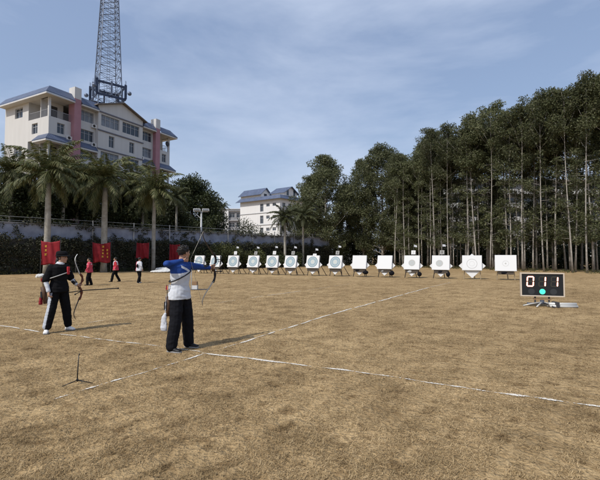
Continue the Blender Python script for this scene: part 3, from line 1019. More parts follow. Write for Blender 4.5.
def ivy():
    rng = np.random.default_rng(5)
    cs = []; rs = []
    u = 0.0
    while u < WLEN:
        for z in np.arange(0.2, 3.0, 0.55):
            if rng.random() < 0.93:
                p = W0 + WD*(u+rng.normal()*.25) + WN*(0.26+.2*rng.random())
                cs.append((p.x,p.y,z+rng.normal()*.15)); rs.append(.30+.28*rng.random())
        if rng.random() < .75:      # tendrils climbing over the band
            hh = rng.choice([3.15,3.3,3.6,4.2], p=[.5,.25,.15,.10])
            for z in np.arange(3.0, hh+.01, .3):
                p = W0 + WD*(u+rng.normal()*.2) + WN*.05
                cs.append((p.x,p.y,z)); rs.append(.16+.16*rng.random())
        if rng.random() < .8:       # hanging growth along the fence on top
            p = W0 + WD*u + WN*.06
            cs.append((p.x,p.y,4.45+rng.normal()*.16)); rs.append(.16+.26*rng.random())
        u += .5
    o = cards(cs, rs, 110000, .14, 'wall_creeper', M['ivy_leaf'], asp=.6, seed=5)
    tag(o, 'dark creeper covering the lower retaining wall', 'creeper', kind='stuff')
ivy()

# ------------------------------------------------------------------ TREES
def limb_tree_mesh(H, r0, crown_lo, crown_r, nl, nleaf, leaf, seed, conic=0.6, lmat='euca_leaf', bmat='euca_bark', clump=(.55,.95), up=(35,70), asp=.4, top=1.0, sway=.25, fpow=.8, low=0):
    """returns (trunk_obj, crown_obj), not yet placed"""
    rnd = random.Random(seed)
    mb = MB()
    n = 9
    pts = []; sx = rnd.uniform(-1,1)*sway; sy = rnd.uniform(-1,1)*sway; ph = rnd.uniform(0,6)
    for i in range(n+1):
        f = i/n
        pts.append(Vector((sx*f*2+math.sin(f*5+ph)*.12*sway*3, sy*f*2+math.cos(f*4.3+ph)*.12*sway*3, H*.97*f)))
    rad = [r0*(1-.86*(i/n)**.9) for i in range(n+1)]; rad[0] = r0*1.3
    mb.tube(pts, rad, 9)
    def on(f):
        k = min(int(f*n), n-1); g_ = f*n-k
        return pts[k]*(1-g_)+pts[k+1]*g_
    cs = []; rs = []
    for i in range(nl):
        f = crown_lo + (1-crown_lo)*((i+rnd.random()*.8)/nl)**fpow
        p = on(min(f,.995))
        az = i*2.4+rnd.uniform(-.5,.5)
        g_ = (f-crown_lo)/(1-crown_lo)
        prof = (math.sin(math.pi*min(1,(g_*.86+.14)))**.6)*(1-conic*g_)+.12
        ln = crown_r*prof*rnd.uniform(.65,1.15)
        el = R(rnd.uniform(*up))
        d = Vector((math.cos(az)*math.cos(el), math.sin(az)*math.cos(el), math.sin(el)))
        q1 = p + d*ln*.55
        q2 = q1 + (d+Vector((0,0,.25))).normalized()*ln*.55
        mb.tube([p,q1,q2],[r0*.34*(1.1-f),r0*.2*(1.1-f)+.006,.008],5)
        for q, s in ((q2,1.0),(q1+(q2-q1)*.3+Vector((rnd.uniform(-.4,.4),rnd.uniform(-.4,.4),rnd.uniform(-.2,.3))),.85)):
            if rnd.random() < .93:
                cs.append(tuple(q)); r = rnd.uniform(*clump)*s*(1.05-.35*g_); rs.append((r,r,r*.72))
    for i in range(low):            # a few thin tufts on the bare lower trunk
        f = rnd.uniform(.16, crown_lo); p = on(f); az = rnd.uniform(0,6.28); ln = rnd.uniform(.5,1.2)
        q = p+Vector((math.cos(az)*ln, math.sin(az)*ln, ln*rnd.uniform(-.1,.6)))
        mb.tube([p,q],[.018,.006],4); cs.append(tuple(q)); r = rnd.uniform(.25,.42); rs.append((r,r,r*.9))
    cs.append(tuple(on(.99)+Vector((0,0,.1)))); rs.append((clump[1]*.8*top,)*3)
    tr = mb.build('trunk', M[bmat], None, True)
    cr = cards(cs, rs, nleaf, leaf, 'crown', M[lmat], asp=asp, seed=seed)
    return tr, cr
def tree_proto(name, label, cat, group, **k):
    t = thing(name, label, cat, (0,0,-50), 0, group)
    tr, cr = limb_tree_mesh(**k)
    tr.parent = t; cr.parent = t
    return t
# --- slim eucalyptus prototypes (each is moved to a place of its own the first time it is used)
EU = [dict(H=17.0, r0=.070+.008*(i%3), crown_lo=.56+.05*(i%4), crown_r=1.95+.18*(i%4), nl=20, nleaf=6800, leaf=.21, seed=100+i, conic=.30, clump=(.45,.80), asp=.34, sway=.2, low=17) for i in range(8)]
eu_protos = [None]*8
eu_used = [False]*8
def place_tree(protos, used, specs, i, loc, rz, sc, label, name, cat, group):
    if protos[i] is None:
        protos[i] = tree_proto(name, label, cat, group, **specs[i])
        o = protos[i]
    else:
        o = copy_tree(protos[i])
    o.location = loc; o.rotation_euler = (0,0,rz); o.scale = (sc[0],sc[0],sc[1])
    o['label'] = label
    return o
# target bosses along the line, used for tree labels as well
TPX = [199.5,215.7,233.5,253.5,272.5,290.8,313.0,335.5,359.5,384.7,411.7,440.6,471.7,505.3]
ORDX = []
ORD = ['first','second','third','fourth','fifth','sixth','seventh','eighth','ninth','tenth','eleventh','twelfth','thirteenth','fourteenth','fifteenth','sixteenth','seventeenth','eighteenth','nineteenth','twentieth','twenty-first','twenty-second','twenty-third','twenty-fourth','twenty-fifth','twenty-sixth','twenty-seventh','twenty-eighth','twenty-ninth','thirtieth','thirty-first','thirty-second','thirty-third','thirty-fourth','thirty-fifth','thirty-sixth','thirty-seventh','thirty-eighth','thirty-ninth','fortieth']
TOPS = [(300,196),(312,172),(329,158),(340,163),(350,178),(362,158),(383,147),(397,150),(405,158),(418,148),(433,135),(450,131),(462,126),(470,121),(480,115),(490,112),(497,109),(505,113),(515,107),(524,101),(532,94),(540,85),(550,94),(560,83),(575,82),(600,77),(640,70),(700,62)]
def top_y(px):
    for (a,ya),(b,yb) in zip(TOPS,TOPS[1:]):
        if a <= px <= b: return ya+(yb-ya)*(px-a)/(b-a)
    return TOPS[0][1] if px < 300 else TOPS[-1][1]
EA = Vector((25.3,38,0)); EB = Vector((3.5,70,0)); ED = (EB-EA).normalized(); EN = Vector((ED.y,-ED.x,0))  # EN points right/away
rt = random.Random(21)
def euca_rows():
    rows = []
    for row, (off, step) in enumerate(((0.0,1.8),(2.1,1.7),(4.2,1.8),(6.6,1.9),(9.4,2.2))):
        s = -9.0 + row*.6
        lst = []
        while s < 29.0:
            p = EA + ED*(s+rt.uniform(-.45,.45)) + EN*(off+rt.uniform(-.5,.5))
            px = 300+F*p.x/p.y
            if p.y > 10 and 392 < px < 690:
                lst.append((px, p))
            s += step
        lst.sort(key=lambda a: -a[0])
        rows.append(lst)
    names = ['front row','second row','third row','fourth row','rearmost row']
    for row, lst in enumerate(rows):
        for k, (px, p) in enumerate(lst):
            if px > 640: continue
            want = top_y(px)
            base_h = Zh(want, p.y)*1.045
            h = base_h*rt.uniform(.80,.98) if row else base_h*rt.uniform(.88,1.02)
            if row >= 2: h *= .94
            vi = rt.randrange(8)
            n_in = sum(1 for q in lst if q[0] <= 612 and q[0] >= px)
            n_in = min(n_in, len(ORD))
            lab = 'pale trunked slim eucalyptus, %s from the right in the %s behind the targets' % (ORD[max(0,n_in-1)], names[row])
            place_tree(eu_protos, eu_used, EU, vi, p, rt.uniform(0,6.28), (rt.uniform(.9,1.12)*min(1.15,h/17+.1), h/17.0), lab, 'eucalyptus_tree', 'tree', 'slim eucalyptus trees in rows behind the targets')
euca_rows()
# --- younger, lower eucalyptus between the rows, foliage almost to the ground
YG = [dict(H=9.0, r0=.06, crown_lo=.16, crown_r=1.5, nl=24, nleaf=6500, leaf=.2, seed=150+i, conic=.4, clump=(.4,.72), asp=.36, sway=.3) for i in range(4)]
yg_p = [None]*4
def young():
    lst = []
    s = -10.0
    while s < 27:
        off = rt.choice((4.0,7.0,10.0,10.5))+rt.uniform(-.5,.5)
        p = EA + ED*(s+rt.uniform(-.6,.6)) + EN*off
        px = 300+F*p.x/p.y
        if p.y > 14 and px < 620: lst.append((px, p, off))
        s += 1.6
    lst.sort(key=lambda a: -a[0])
    for k, (px, p, off) in enumerate(lst):
        place_tree(yg_p, None, YG, k % 4, p, rt.uniform(0,6.28), (rt.uniform(.95,1.3), rt.uniform(.75,1.35)), 'short leafy young eucalyptus, %s from the right among the trunks of the tall ones' % ORD[min(27,k)], 'young_eucalyptus_tree', 'tree', 'young eucalyptus trees between the tall rows')
young()
# --- dense dark trees left of them
DN = [dict(H=17.0, r0=.22, crown_lo=.08, crown_r=4.5, nl=80, nleaf=36000, leaf=.27, fpow=1.0, seed=200+i, conic=.40, lmat='euca_leaf', clump=(.8,1.35), up=(15,60)) for i in range(3)]
dn_p = [None]*3; dn_u = [False]*3
for j, (px, Y, ty, sc, lab) in enumerate((
    (327, 68, 157, 1.16, 'dense dark tree with a pointed crown right of the white building'),
    (311, 73, 176, .95, 'lower dense tree half hidden at the right side of the white building'),
    (347, 75, 184, .70, 'dense tree in the dip between the two tallest dark crowns'),
    (364, 69, 160, .80, 'dense dark tree just left of the broad domed crown'),
    (383, 66, 146, 1.05, 'broad domed dense tree, tallest of the dark trees behind the plain white targets'),
    (404, 64, 154, .86, 'dense dark tree where the dark crowns meet the slim eucalyptus'),
    (424, 66, 143, .80, 'dense tree standing farthest right among the dark crowns'))):
    place_tree(dn_p, dn_u, DN, j % 3, (X(px,Y),Y,0), j*1.7, (sc, Zh(ty,Y)/17.2), lab, 'dense_tree', 'tree', 'dense dark trees right of the white building')
# --- round broadleaf trees behind the wall
BL = [dict(H=12.0, r0=.26, crown_lo=.14, crown_r=4.4, nl=70, nleaf=30000, leaf=.28, fpow=1.0, seed=300+i, conic=.35, lmat='dark_leaf', bmat='dark_bark', clump=(1.0,1.7), up=(0,65), asp=.55) for i in range(2)]
bl_p = [None]*2; bl_u = [False]*2
for j, (px, Y, ty, sc, lab) in enumerate((
    (192, 69, 182, 1.1, 'big round dark tree behind the wall right of the palms'),
    (165, 60, 196, .85, 'round dark tree behind the third pale palm trunk'),
    (211, 74, 201, .66, 'small dark tree at the right foot of the big round tree'),
    (124, 50, 196, .85, 'dark tree filling the gap between the second and third palms'),
    (78, 46, 190, .85, 'dark tree filling the gap between the first and second palms'),
    (30, 42, 186, .85, 'dark tree behind the leftmost palm'),
    (-14, 44, 176, .9, 'dark tree at the far left edge behind the wall'))):
    place_tree(bl_p, bl_u, BL, j % 2, (X(px,Y),Y,0), j*2.1, (sc, Zh(ty,Y)/12.2), lab, 'broadleaf_tree', 'tree', 'round dark trees behind the wall')

# --- palms
def frond_crown(name, nfr, L_, m, seed, lmin=-38, lmax=78, droop=78):
    rng = random.Random(seed)
    vs = []
    for i in range(nfr):
        az = i*2.39996+rng.uniform(-.25,.25)
        a0 = R(lmin+(lmax-lmin)*(1-i/nfr)+rng.uniform(-8,8))
        ln = L_*rng.uniform(.65,1.12)
        n = 24; step = ln/n
        p = Vector((0,0,0)); a = a0
        az += rng.uniform(-.35,.35); droop_ = droop*rng.uniform(.6,1.25)
        hd = Vector((math.cos(az),math.sin(az),0)); sd = Vector((-math.sin(az),math.cos(az),0))
        tw = rng.uniform(-.35,.35)
        prev = p
        for k in range(n):
            f = (k+1)/n
            a = a0 - R(droop_)*f**1.35; hd = (hd+sd*tw*.05).normalized(); sd = Vector((-hd.y,hd.x,0))
            if a < R(-86): a = R(-86)
            tdir = hd*math.cos(a)+Vector((0,0,math.sin(a)))
            p = prev + tdir*step
            up = (Vector((0,0,1))-tdir*tdir.z)
            up = up.normalized() if up.length > .1 else sd.cross(tdir)
            # rachis strip
            wr = .035*(1-f)+.008
            vs += [prev-sd*wr, p-sd*wr, p+sd*wr, prev+sd*wr]
            ll = (.25+.75*math.sin(math.pi*min(1,f*.86+.12)))*L_*.20
            if f > .1:
                for sgn in (-1,1):
                    for h in (0,.5):
                        q = prev+(p-prev)*h
                        dr = (sd*sgn*(1+tw*sgn)+tdir*.75+up*rng.uniform(-.35,.35)-Vector((0,0,.35+.25*rng.random()))).normalized()
                        l2 = ll*rng.uniform(.75,1.15)
                        e1 = q+dr*l2*.55
                        e2 = q+dr*l2-Vector((0,0,l2*.25))
                        wv = tdir*.046
                        vs += [q-wv*.6, e1-wv, e2, e1+wv]
            prev = p
    return np_mesh(name, np.array([tuple(v) for v in vs]), 4, m)
crownA = frond_crown('crown', 40, 3.5, M['palm_leaf'], 1)
crownB = frond_crown('crown', 38, 3.4, M['palm_leaf'], 2, lmin=-55)
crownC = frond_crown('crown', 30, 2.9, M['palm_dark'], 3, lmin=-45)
used_cr = {}
def palm(px, Y, cy, cr, label, rz, sc=1.0, r0=.2, group='palms along the wall', name='palm_tree', lean=0.0, swell=True):
    x = X(px, Y); H = Zh(cy, Y)
    t = thing(name, label, 'palm', (x,Y,0), rz, group)
    mb = MB()
    n = 10
    pts = [Vector((lean*(i/n)**2*H*.1, 0, (H-.9*sc)*i/n)) for i in range(n+1)]
    rad = [r0*(1.25 if i == 0 else 1.0+.12*math.sin(math.pi*i/n)-.22*i/n) for i in range(n+1)]
    mb.tube(pts, rad, 12); mb.build('trunk', M['palm_bark'], t, True)
    e = pts[-1]
    sh = MB(); sh.tube([e, e+Vector((0,0,.35*sc)), e+Vector((0,0,.95*sc))],[r0*.85,r0*.9,r0*.35],10); sh.build('crownshaft', M['palm_shaft'], t, True)
    if cr in used_cr:
        c = cr.copy(); COL.objects.link(c)
    else:
        c = cr; used_cr[cr] = 1
    c.parent = t; c.location = e+Vector((0,0,.85*sc)); c.scale = (sc,sc,sc)
    return t
def front_of_wall(px, d): 
    p = wall_at(px)
    return p.y - d
palm(47, front_of_wall(47,1.6), 171, crownA, 'leftmost full palm with drooping olive fronds behind the first red banner', .4, 1.10, .25)
palm(104, front_of_wall(104,1.6), 177, crownB, 'palm with the thickest pale trunk, passing behind the second red banner', 1.9, 1.1, .27)
palm(153.5, front_of_wall(153.5,1.6), 188, crownA, 'palm with a slim white trunk right of the third red banner', 3.0, 1.06, .19)
palm(62, 43, 178, crownA, 'palm behind the wall just right of the leftmost full palm', 1.4, 1.05, .2)
palm(92, 47, 184, crownA, 'low palm behind the wall left of the thickest pale trunk', .2, 1.1, .2)
palm(142, 50, 195, crownB, 'low palm behind the wall left of the slim white trunk', 3.3, 1.05, .2)
palm(76, 45, 176, crownB, 'palm behind the wall between the first two pale trunks', 4.2, 1.1, .2)
palm(130, 49, 184, crownA, 'palm behind the wall between the second and third pale trunks', 5.2, 1.08, .2)
palm(10, 40, 170, crownB, 'palm at the left edge beside the apartment block', 2.6, 1.1, .2)
palm(176, 55, 196, crownC, 'small dark palm left of the big round tree', .9, .95, .16)
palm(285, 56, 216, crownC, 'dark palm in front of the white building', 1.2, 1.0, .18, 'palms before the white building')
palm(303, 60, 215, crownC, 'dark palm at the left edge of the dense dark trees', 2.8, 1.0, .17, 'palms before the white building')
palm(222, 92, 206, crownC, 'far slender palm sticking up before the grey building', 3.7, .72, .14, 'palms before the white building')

# --- shrubs
def shrub(px, Y, h, wd, label, seed, m='bush_leaf', n=1700, leaf=.2, group='bushes along the foot of the wall', z0=0.0, name='shrub'):
    rng = random.Random(seed)
    t = thing(name, label, 'bush', (X(px,Y),Y,z0), rng.uniform(0,6), group)
    cs = []; rs = []
    st = MB()
    for i in range(9):
        a = rng.uniform(0,6.28); r = wd*.5*rng.random()**.6; z = h*rng.uniform(.25,.85)
        cs.append((r*math.cos(a),r*math.sin(a),z)); rs.append((wd*.26,wd*.26,h*.24))
        st.tube([(0,0,0),(r*.4*math.cos(a),r*.4*math.sin(a),z*.6),(r*math.cos(a),r*math.sin(a),z)],[.03,.02,.008],5)
    st.build('stem', M['dark_bark'], t)
    cards(cs, rs, n, leaf, 'foliage', M[m], t, asp=.5, seed=seed)
    return t
sh_lab = ['behind the gap between the first two targets','behind the third target from the left','right of the third target plate','behind the gap between the third and fourth targets','behind the fourth target from the left','behind the gap between the fourth and fifth targets','behind the fifth target from the left','behind the sixth target from the left','left of the first target beside the wall']
for i, (px, h) in enumerate(((212,2.6),(222,3.2),(233,2.7),(243,2.9),(254,2.4),(263,2.5),(274,2.1),(291,2.0),(196,2.2))):
    shrub(px, front_of_wall(px,2.0), h, 2.9, ('%s green bush %s' % ('yellowish' if i < 5 else 'dull', sh_lab[i])), 40+i, 'bush_leaf' if i < 6 else 'dark_leaf')
for i, (px, Y, h, wd, lab) in enumerate(((244,74,8.6,5.5,'rounded green tree-like bush in front of the white building left corner'),(228,76,6.6,4.5,'dark bush above the wall left of the white building'),(262,72,5.6,4,'low dark bush under the white building windows'),(214,66,7.0,5,'dark bush behind the floodlight pole'),(276,70,5.2,4,'low dark bush under the white building corner'))):
    shrub(px, Y, h, wd, lab, 60+i, 'dark_leaf', 3000, .28, 'bushes above the wall')
# far dark growth behind and under the rows
def undergrowth():
    rng = np.random.default_rng(9)
    cs = []; rs = []
    for s in np.arange(-14, 36, 1.0):
        for off, hh in ((11.0,2.6),(13.0,3.4),(15.0,4.2),(17.0,4.4)):
            p = EA + ED*(s+rng.normal()*.5) + EN*(off+rng.normal()*.6)
            if p.y < 14: continue
            h = hh*(.7+.5*rng.random())
            cs.append((p.x,p.y,h*.45)); rs.append((1.3,1.3,h*.55))
    for px in np.arange(298, 432, 2.2):
        Y = 76+rng.normal()*2.5
        h = 5+6*rng.random()
        cs.append((X(px,Y),Y,h*.45)); rs.append((1.5,1.5,h*.55))
    o = cards(cs, rs, 80000, .32, 'undergrowth', M['dark_leaf'], asp=.55, seed=77)
    tag(o, 'dark undergrowth behind the eucalyptus rows', 'undergrowth', kind='stuff')
undergrowth()
# litter of low weeds at the foot of the trees and wall
def weeds():
    rng = np.random.default_rng(19)
    cs = []; rs = []
    for s in np.arange(-12, 32, .45):
        for off in (-1.2, .8, 2.8):
            if rng.random() < .55:
                p = EA + ED*s + EN*(off+rng.normal()*.5)
                cs.append((p.x,p.y,.08)); rs.append((.35,.35,.12+.12*rng.random()))
    for u in np.arange(2, WLEN, .5):
        p = W0+WD*u+WN*(.5+.4*rng.random())
        cs.append((p.x,p.y,.1)); rs.append((.35,.35,.2))
    o = cards(cs, rs, 9000, .16, 'weeds', M['bush_leaf'], asp=.3, seed=78, droop=-.5)
    tag(o, 'low weeds at the foot of the wall and trees', 'weeds', kind='stuff')
weeds()

# ------------------------------------------------------------------ RED BANNERS
def banner(px0, px1, py0, py1, dist, label, marks):
    pm = (px0+px1)/2
    Y = front_of_wall(pm, dist)
    x0, x1 = X(px0,Y), X(px1,Y); z0, z1 = Zh(py1,Y), Zh(py0,Y)
    t = thing('red_banner', label, 'banner', ((x0+x1)/2, Y, 0), 0, 'red banners along the foot of the wall')
    w2 = (x1-x0)/2
    nx, nz = 28, 16
    def S(u, v):
        return Vector((-w2+2*w2*u, (.03+.03*(1-v))*math.sin(u*19+pm+v*1.5)+.07*math.sin(u*7+v*4+pm)*(1.1-v*.5)+.02*math.sin(u*31+v*9)-.03*v, z0+(z1-z0)*v - (.11+.05*math.sin(pm))*math.sin(math.pi*u)*v*v - .06*(1-v)*math.sin(u*9+pm) - .03*abs(math.sin(u*9.4))*v))
    m = MB()
    vs = [S(i/nx,j/nz) for j in range(nz+1) for i in range(nx+1)]
    m.add(vs, [(j*(nx+1)+i, j*(nx+1)+i+1, (j+1)*(nx+1)+i+1, (j+1)*(nx+1)+i) for j in range(nz) for i in range(nx)])
    c = m.build('cloth', M['red_cloth'], t, True)
    s = c.modifiers.new('thick','SOLIDIFY'); s.thickness = .008
    mk = MB()
    for (u, v, du, dv) in marks:
        k = 3
        for q in range(k):
            a, b = u-du/2+du*q/k, u-du/2+du*(q+1)/k
            off = Vector((0,-.014,0))
            mk.quad(S(a,v-dv/2)+off, S(b,v-dv/2)+off, S(b,v+dv/2)+off, S(a,v+dv/2)+off)
    if marks: mk.build('yellow_lettering', M['yellow'], c)
    for sx in (-1,1):
        MB().tube([(sx*(w2+.03),.02,0),(sx*(w2+.03),.02,z1+.08)],.02,7).build('pole', M['dark_pole'], t)
def strokes(cols, rows, sz, seed):
    r = random.Random(seed); out = []
    for u in cols:
        for v in rows:
            out += [(u, v+sz*.30, sz*.9, sz*.16), (u+r.uniform(-.01,.01), v-sz*.05, sz*.7, sz*.14), (u, v-sz*.36, sz*.85, sz*.14), (u+r.uniform(-.02,.02), v, sz*.16, sz*.8)]
    return out
banner(41, 60, 240.5, 264.5, 2.5, 'red banner at the far left, behind the archer in the black hat', strokes((.28,), (.80,.62,.44), .10, 1))
banner(92.5, 110.5, 242, 262.5, 2.5, 'red banner with yellow marks in front of the thickest pale palm trunk', strokes((.58,), (.84,), .12, 2)+strokes((.58,.84), (.64,.47,.30), .10, 3))
banner(136.5, 149, 242.5, 258.5, 2.2, 'plain red banner above the walker in pink and white', [])
banner(169.5, 180, 244, 261, 2.0, 'plain red banner beside the head of the archer at full draw', [])

# ------------------------------------------------------------------ FLOODLIGHT POLE
def floodlight():
    Y = 51; t = thing('floodlight_pole', 'pale floodlight pole with a T shaped double lamp head before the round dark tree', 'floodlight', (X(201,Y),Y,0), .1)
    H = Zh(212, Y)
    MB().tube([(0,0,0),(0,0,H)],[.17,.11],10).build('pole', M['pole'], t, True)
    MB().box((-.85,-.06,H),(.85,.06,H+.12)).build('crossarm', M['pole'], t)
    for sx in (-.55,.55):
        b = MB(); b.box((sx-.42,-.28,H+.125),(sx+.42,.25,H+.42)); o = b.build('lamp_head', M['white_wall'], t, bevel=.03)
        MB().box((sx-.36,-.30,H+.17),(sx+.36,-.283,H+.38)).build('lamp_glass', M['curtain'], o)
    MB().tube([(0,0,H-.9),(-.75,0,H-.15)],.06,6).build('brace', M['pole'], t)
floodlight()

# ------------------------------------------------------------------ ARCHERY TARGETS
TA = Vector((-9.2,36,0)); TB = Vector((13.3,26,0))
TROT = math.atan2(D.y, D.x) - math.pi/2
TCOUNT = ['first','second','third','fourth','fifth','sixth','seventh','eighth','ninth','tenth','eleventh','twelfth','thirteenth','fourteenth']
T_LAB = ['leftmost archery target with a big ringed face, no number plate, beside the drawn bow arm',
 'ringed archery target partly hidden behind the hand and bow of the archer at full draw',
 'ringed target with a white number plate, third from the left',
 'ringed target with a grey plate and a pale sheet hanging below, fourth from the left',
 'ringed target with a white number plate and a dark bag underneath, fifth from the left',
 'ringed target with a grey plate, sixth from the left',
 'ringed target with a white plate set low against the board, seventh from the left',
 'ringed target with a grey plate, rightmost of the big ringed faces',
 'plain white target without rings, left one of the two plain neighbours',
 'plain white target without rings, right one of the two plain neighbours',
 'white target with a small grey disc and a white number plate above',
 'white target with a small grey disc and a grey plate above',
 'white target with a large diamond board showing low behind it, second from the right',
 'white target on pale legs without any diamond board, rightmost of the row']
def target(i):
    px = TPX[i]; r = (px-300)/F
    k = (36*r+9.2)/(22.5+10*r)
    p = TA + (TB-TA)*k
    t = thing('archery_target', T_LAB[i], 'target', p, TROT, 'archery targets in a row')
    rnd = random.Random(50+i)
    t.rotation_euler[2] += rnd.uniform(-.03,.03)
    w_, h_ = (1.09,1.02)
    if i == 11: w_ = 1.16
    if i == 12: w_ = 1.22
    if i == 13: w_, h_ = 1.26, 1.06
    tilt = R(13+rnd.uniform(-2,2)); zc = 1.08
    mt = Matrix.Translation((0,0,zc)) @ Euler((-tilt,0,R(rnd.uniform(-.8,.8)))).to_matrix().to_4x4()
    def T(x, y, z): return mt @ Vector((x,y,z))
    b = MB(); b.box((-w_/2,-.07,-h_/2),(w_/2,.07,h_/2),0,mt); b.build('boss', M['foam'], t, bevel=.012)
    ux = (T(1,0,0)-T(0,0,0)); uz = (T(0,0,1)-T(0,0,0))
    # paper face
    f = MB()
    hw = w_/2-.03; hh = h_/2-.03
    f.add([T(-hw,-.075,-hh),T(hw,-.075,-hh),T(hw,-.075,hh),T(-hw,-.075,hh)], [(0,1,2,3)], 0)
    if i < 8: rr = .42; cc = (0,0)
    elif i in (10,11): rr = .235; cc = (0.02,-.03) if i == 10 else (-.08,-.05)
    else: rr = 0; cc = (0,0)
    if rr:
        big = i < 8
        bands = [(.93,1.0,1),(.78,.93,2),(.64,.78,3),(.60,.64,1),(.46,.60,2),(.30,.46,3),(.12,.30,4),(0,.12,3)] if big else [(.94,1.0,3),(.6,.94,5),(.3,.6,3),(0,.3,5)]
        for (a, c_, mi) in bands:
            f.disc(T(cc[0],-.0775,cc[1]), a*rr, c_*rr, ux, uz, 36, mi)
    elif i == 12:
        f.disc(T(0,-.0775,-.06), .30, .33, ux, uz, 30, 5); f.disc(T(0,-.0775,-.06), .15, .16, ux, uz, 30, 5)
    elif i == 13:
        f.disc(T(0,-.0775,-.03), .17, .185, ux, uz, 30, 5); f.disc(T(0,-.0775,-.03), 0, .05, ux, uz, 30, 5)
    f.build('target_face', [M['paper'],M['ring_dark'],M['ring_blue'],M['ring_mid'],M['ring_in'],M['ring_grey']], t)
    # diamond board behind
    if i != 13:
        s = .76 if i != 12 else .86
        zz = -.20 if i != 12 else -.17
        if i == 12: s = .83
        q = [T(-s,.09,zz),T(0,.09,zz-s),T(s,.09,zz),T(0,.09,zz+s)]
        MB().prism(q, (T(0,.14,0)-T(0,.09,0))).build('diamond_board', M['foam'], t)
    # stand
    sm = M['stand_wood'] if i not in (12,13) else M['stand_pale']
    sp = .36 if i < 12 else .52
    for sx in (-1,1):
        lg = MB(); a = T(sx*sp*.82,.175,.2); e = Vector((sx*(sp+.16 if i < 12 else sp), .04, 0))
        lg.tube([a,e],[.028,.03],6); lg.build('leg', sm, t)
    rl = MB(); rl.tube([T(0,.19,.35), Vector((.12,.95,0))],[.028,.03],6); rl.build('rear_leg', sm, t)
    if i < 8:
        for sx in (-1,1):
            MB().tube([T(sx*.5,.18,-.1), Vector((sx*.62+.22,.75,0))],[.022,.026],6).build('rear_leg', sm, t)
    cb = MB(); cb.box((-.45,.015,-h_/2-.20),(.45,.06,-h_/2-.005),0,mt); cb.build('crossbar', sm if i < 12 else M['stand_wood'], t) if i != 12 else None
    # number plate and pennant
    if 2 <= i <= 11 and i not in (8,9):
        grey = i in (3,5,7,11)
        zp = h_/2+(.24 if i != 6 else .02)
        pl = MB(); pl.bar(T(.06,.1,.1), T(.06,.1,zp+.62), .012, 6); po = pl.build('plate_pole', M['dark_pole'], t)
        MB().box((.06-.15,.07,zp-.13),(.06+.15,.085,zp+.16),0,mt).build('number_plate', M['plate_grey'] if grey else M['foam'], t)
        MB().box((.06-.025,.066,zp-.06),(.06+.025,.069,zp+.09),0,mt).build('plate_figure', M['ring_grey'] if not grey else M['dark_in'], t)
        fl = MB()
        e = T(.06,.1,zp+.60); d1 = Vector((.20,.05,-.03-.08*rnd.random()))
        fl.prism([e, e+d1+Vector((0,0,.03)), e+d1+Vector((.02,0,-.10)), e+Vector((0,0,-.16))], (0,.006,0)); fl.build('pennant', M['white_cloth'], po)
    return t, p
tg = [target(i) for i in range(14)]
def under_bag(i, dx, dz, col, label, sz=(.22,.13,.17), name='weight_bag', cat='bag', group='bags hung under the targets'):
    t, p = tg[i]
    lx = Vector((math.cos(TROT),math.sin(TROT),0)); ly = Vector((-lx.y,lx.x,0))
    q = p + lx*dx - ly*.02
    m = MB()
    m.ball((0,0,0), sz, 12, 8)
    for k in range(len(m.v)):
        x,y,z = m.v[k]; m.v[k] = (x*(1-.25*max(0,z)/sz[2])+.01*math.sin(z*40), y, z*(1.0 if z < 0 else .85))
    m.tube([(-.05,0,sz[2]*.7),(-.03,0,sz[2]+.08),(.03,0,sz[2]+.08),(.05,0,sz[2]*.7)],.012,5)
    o = m.build(name, M[col], None, True)
    o.location = (q.x,q.y,dz)
    tag(o, label, cat, group)
under_bag(8,.46,.36,'navy_cloth','dark bag hung on the right leg of the left plain white target')
under_bag(9,.50,.34,'navy_cloth','dark round bag hung on the right leg of the right plain white target',(.2,.13,.2))
under_bag(10,.52,.30,'navy_cloth','dark bag hung at the right leg of the small disc target with a white plate',(.17,.12,.18))
under_bag(11,.46,.34,'navy_cloth','dark bag hung at the right leg of the small disc target with a grey plate',(.15,.12,.22))
under_bag(13,.05,.47,'navy_cloth','wide dark bag under the rightmost white target',(.36,.10,.11))
under_bag(4,.02,.50,'navy_cloth','dark bag under the fifth target from the left',(.34,.10,.12))
under_bag(10,.0,.45,'grey_strap','flat grey bag between the legs of the small disc target with a white plate',(.34,.10,.14))
under_bag(11,.1,.47,'navy_cloth','flat dark bag between the legs of the small disc target with a grey plate',(.30,.10,.12))
under_bag(8,-.02,.48,'navy_cloth','flat dark bag between the legs of the left plain white target',(.30,.10,.10))
under_bag(9,-.02,.46,'plate_grey','flat grey bag between the legs of the right plain white target',(.28,.10,.12))
under_bag(3,.0,.38,'white_cloth','pale sheet bundle hanging under the fourth target from the left',(.30,.08,.17))

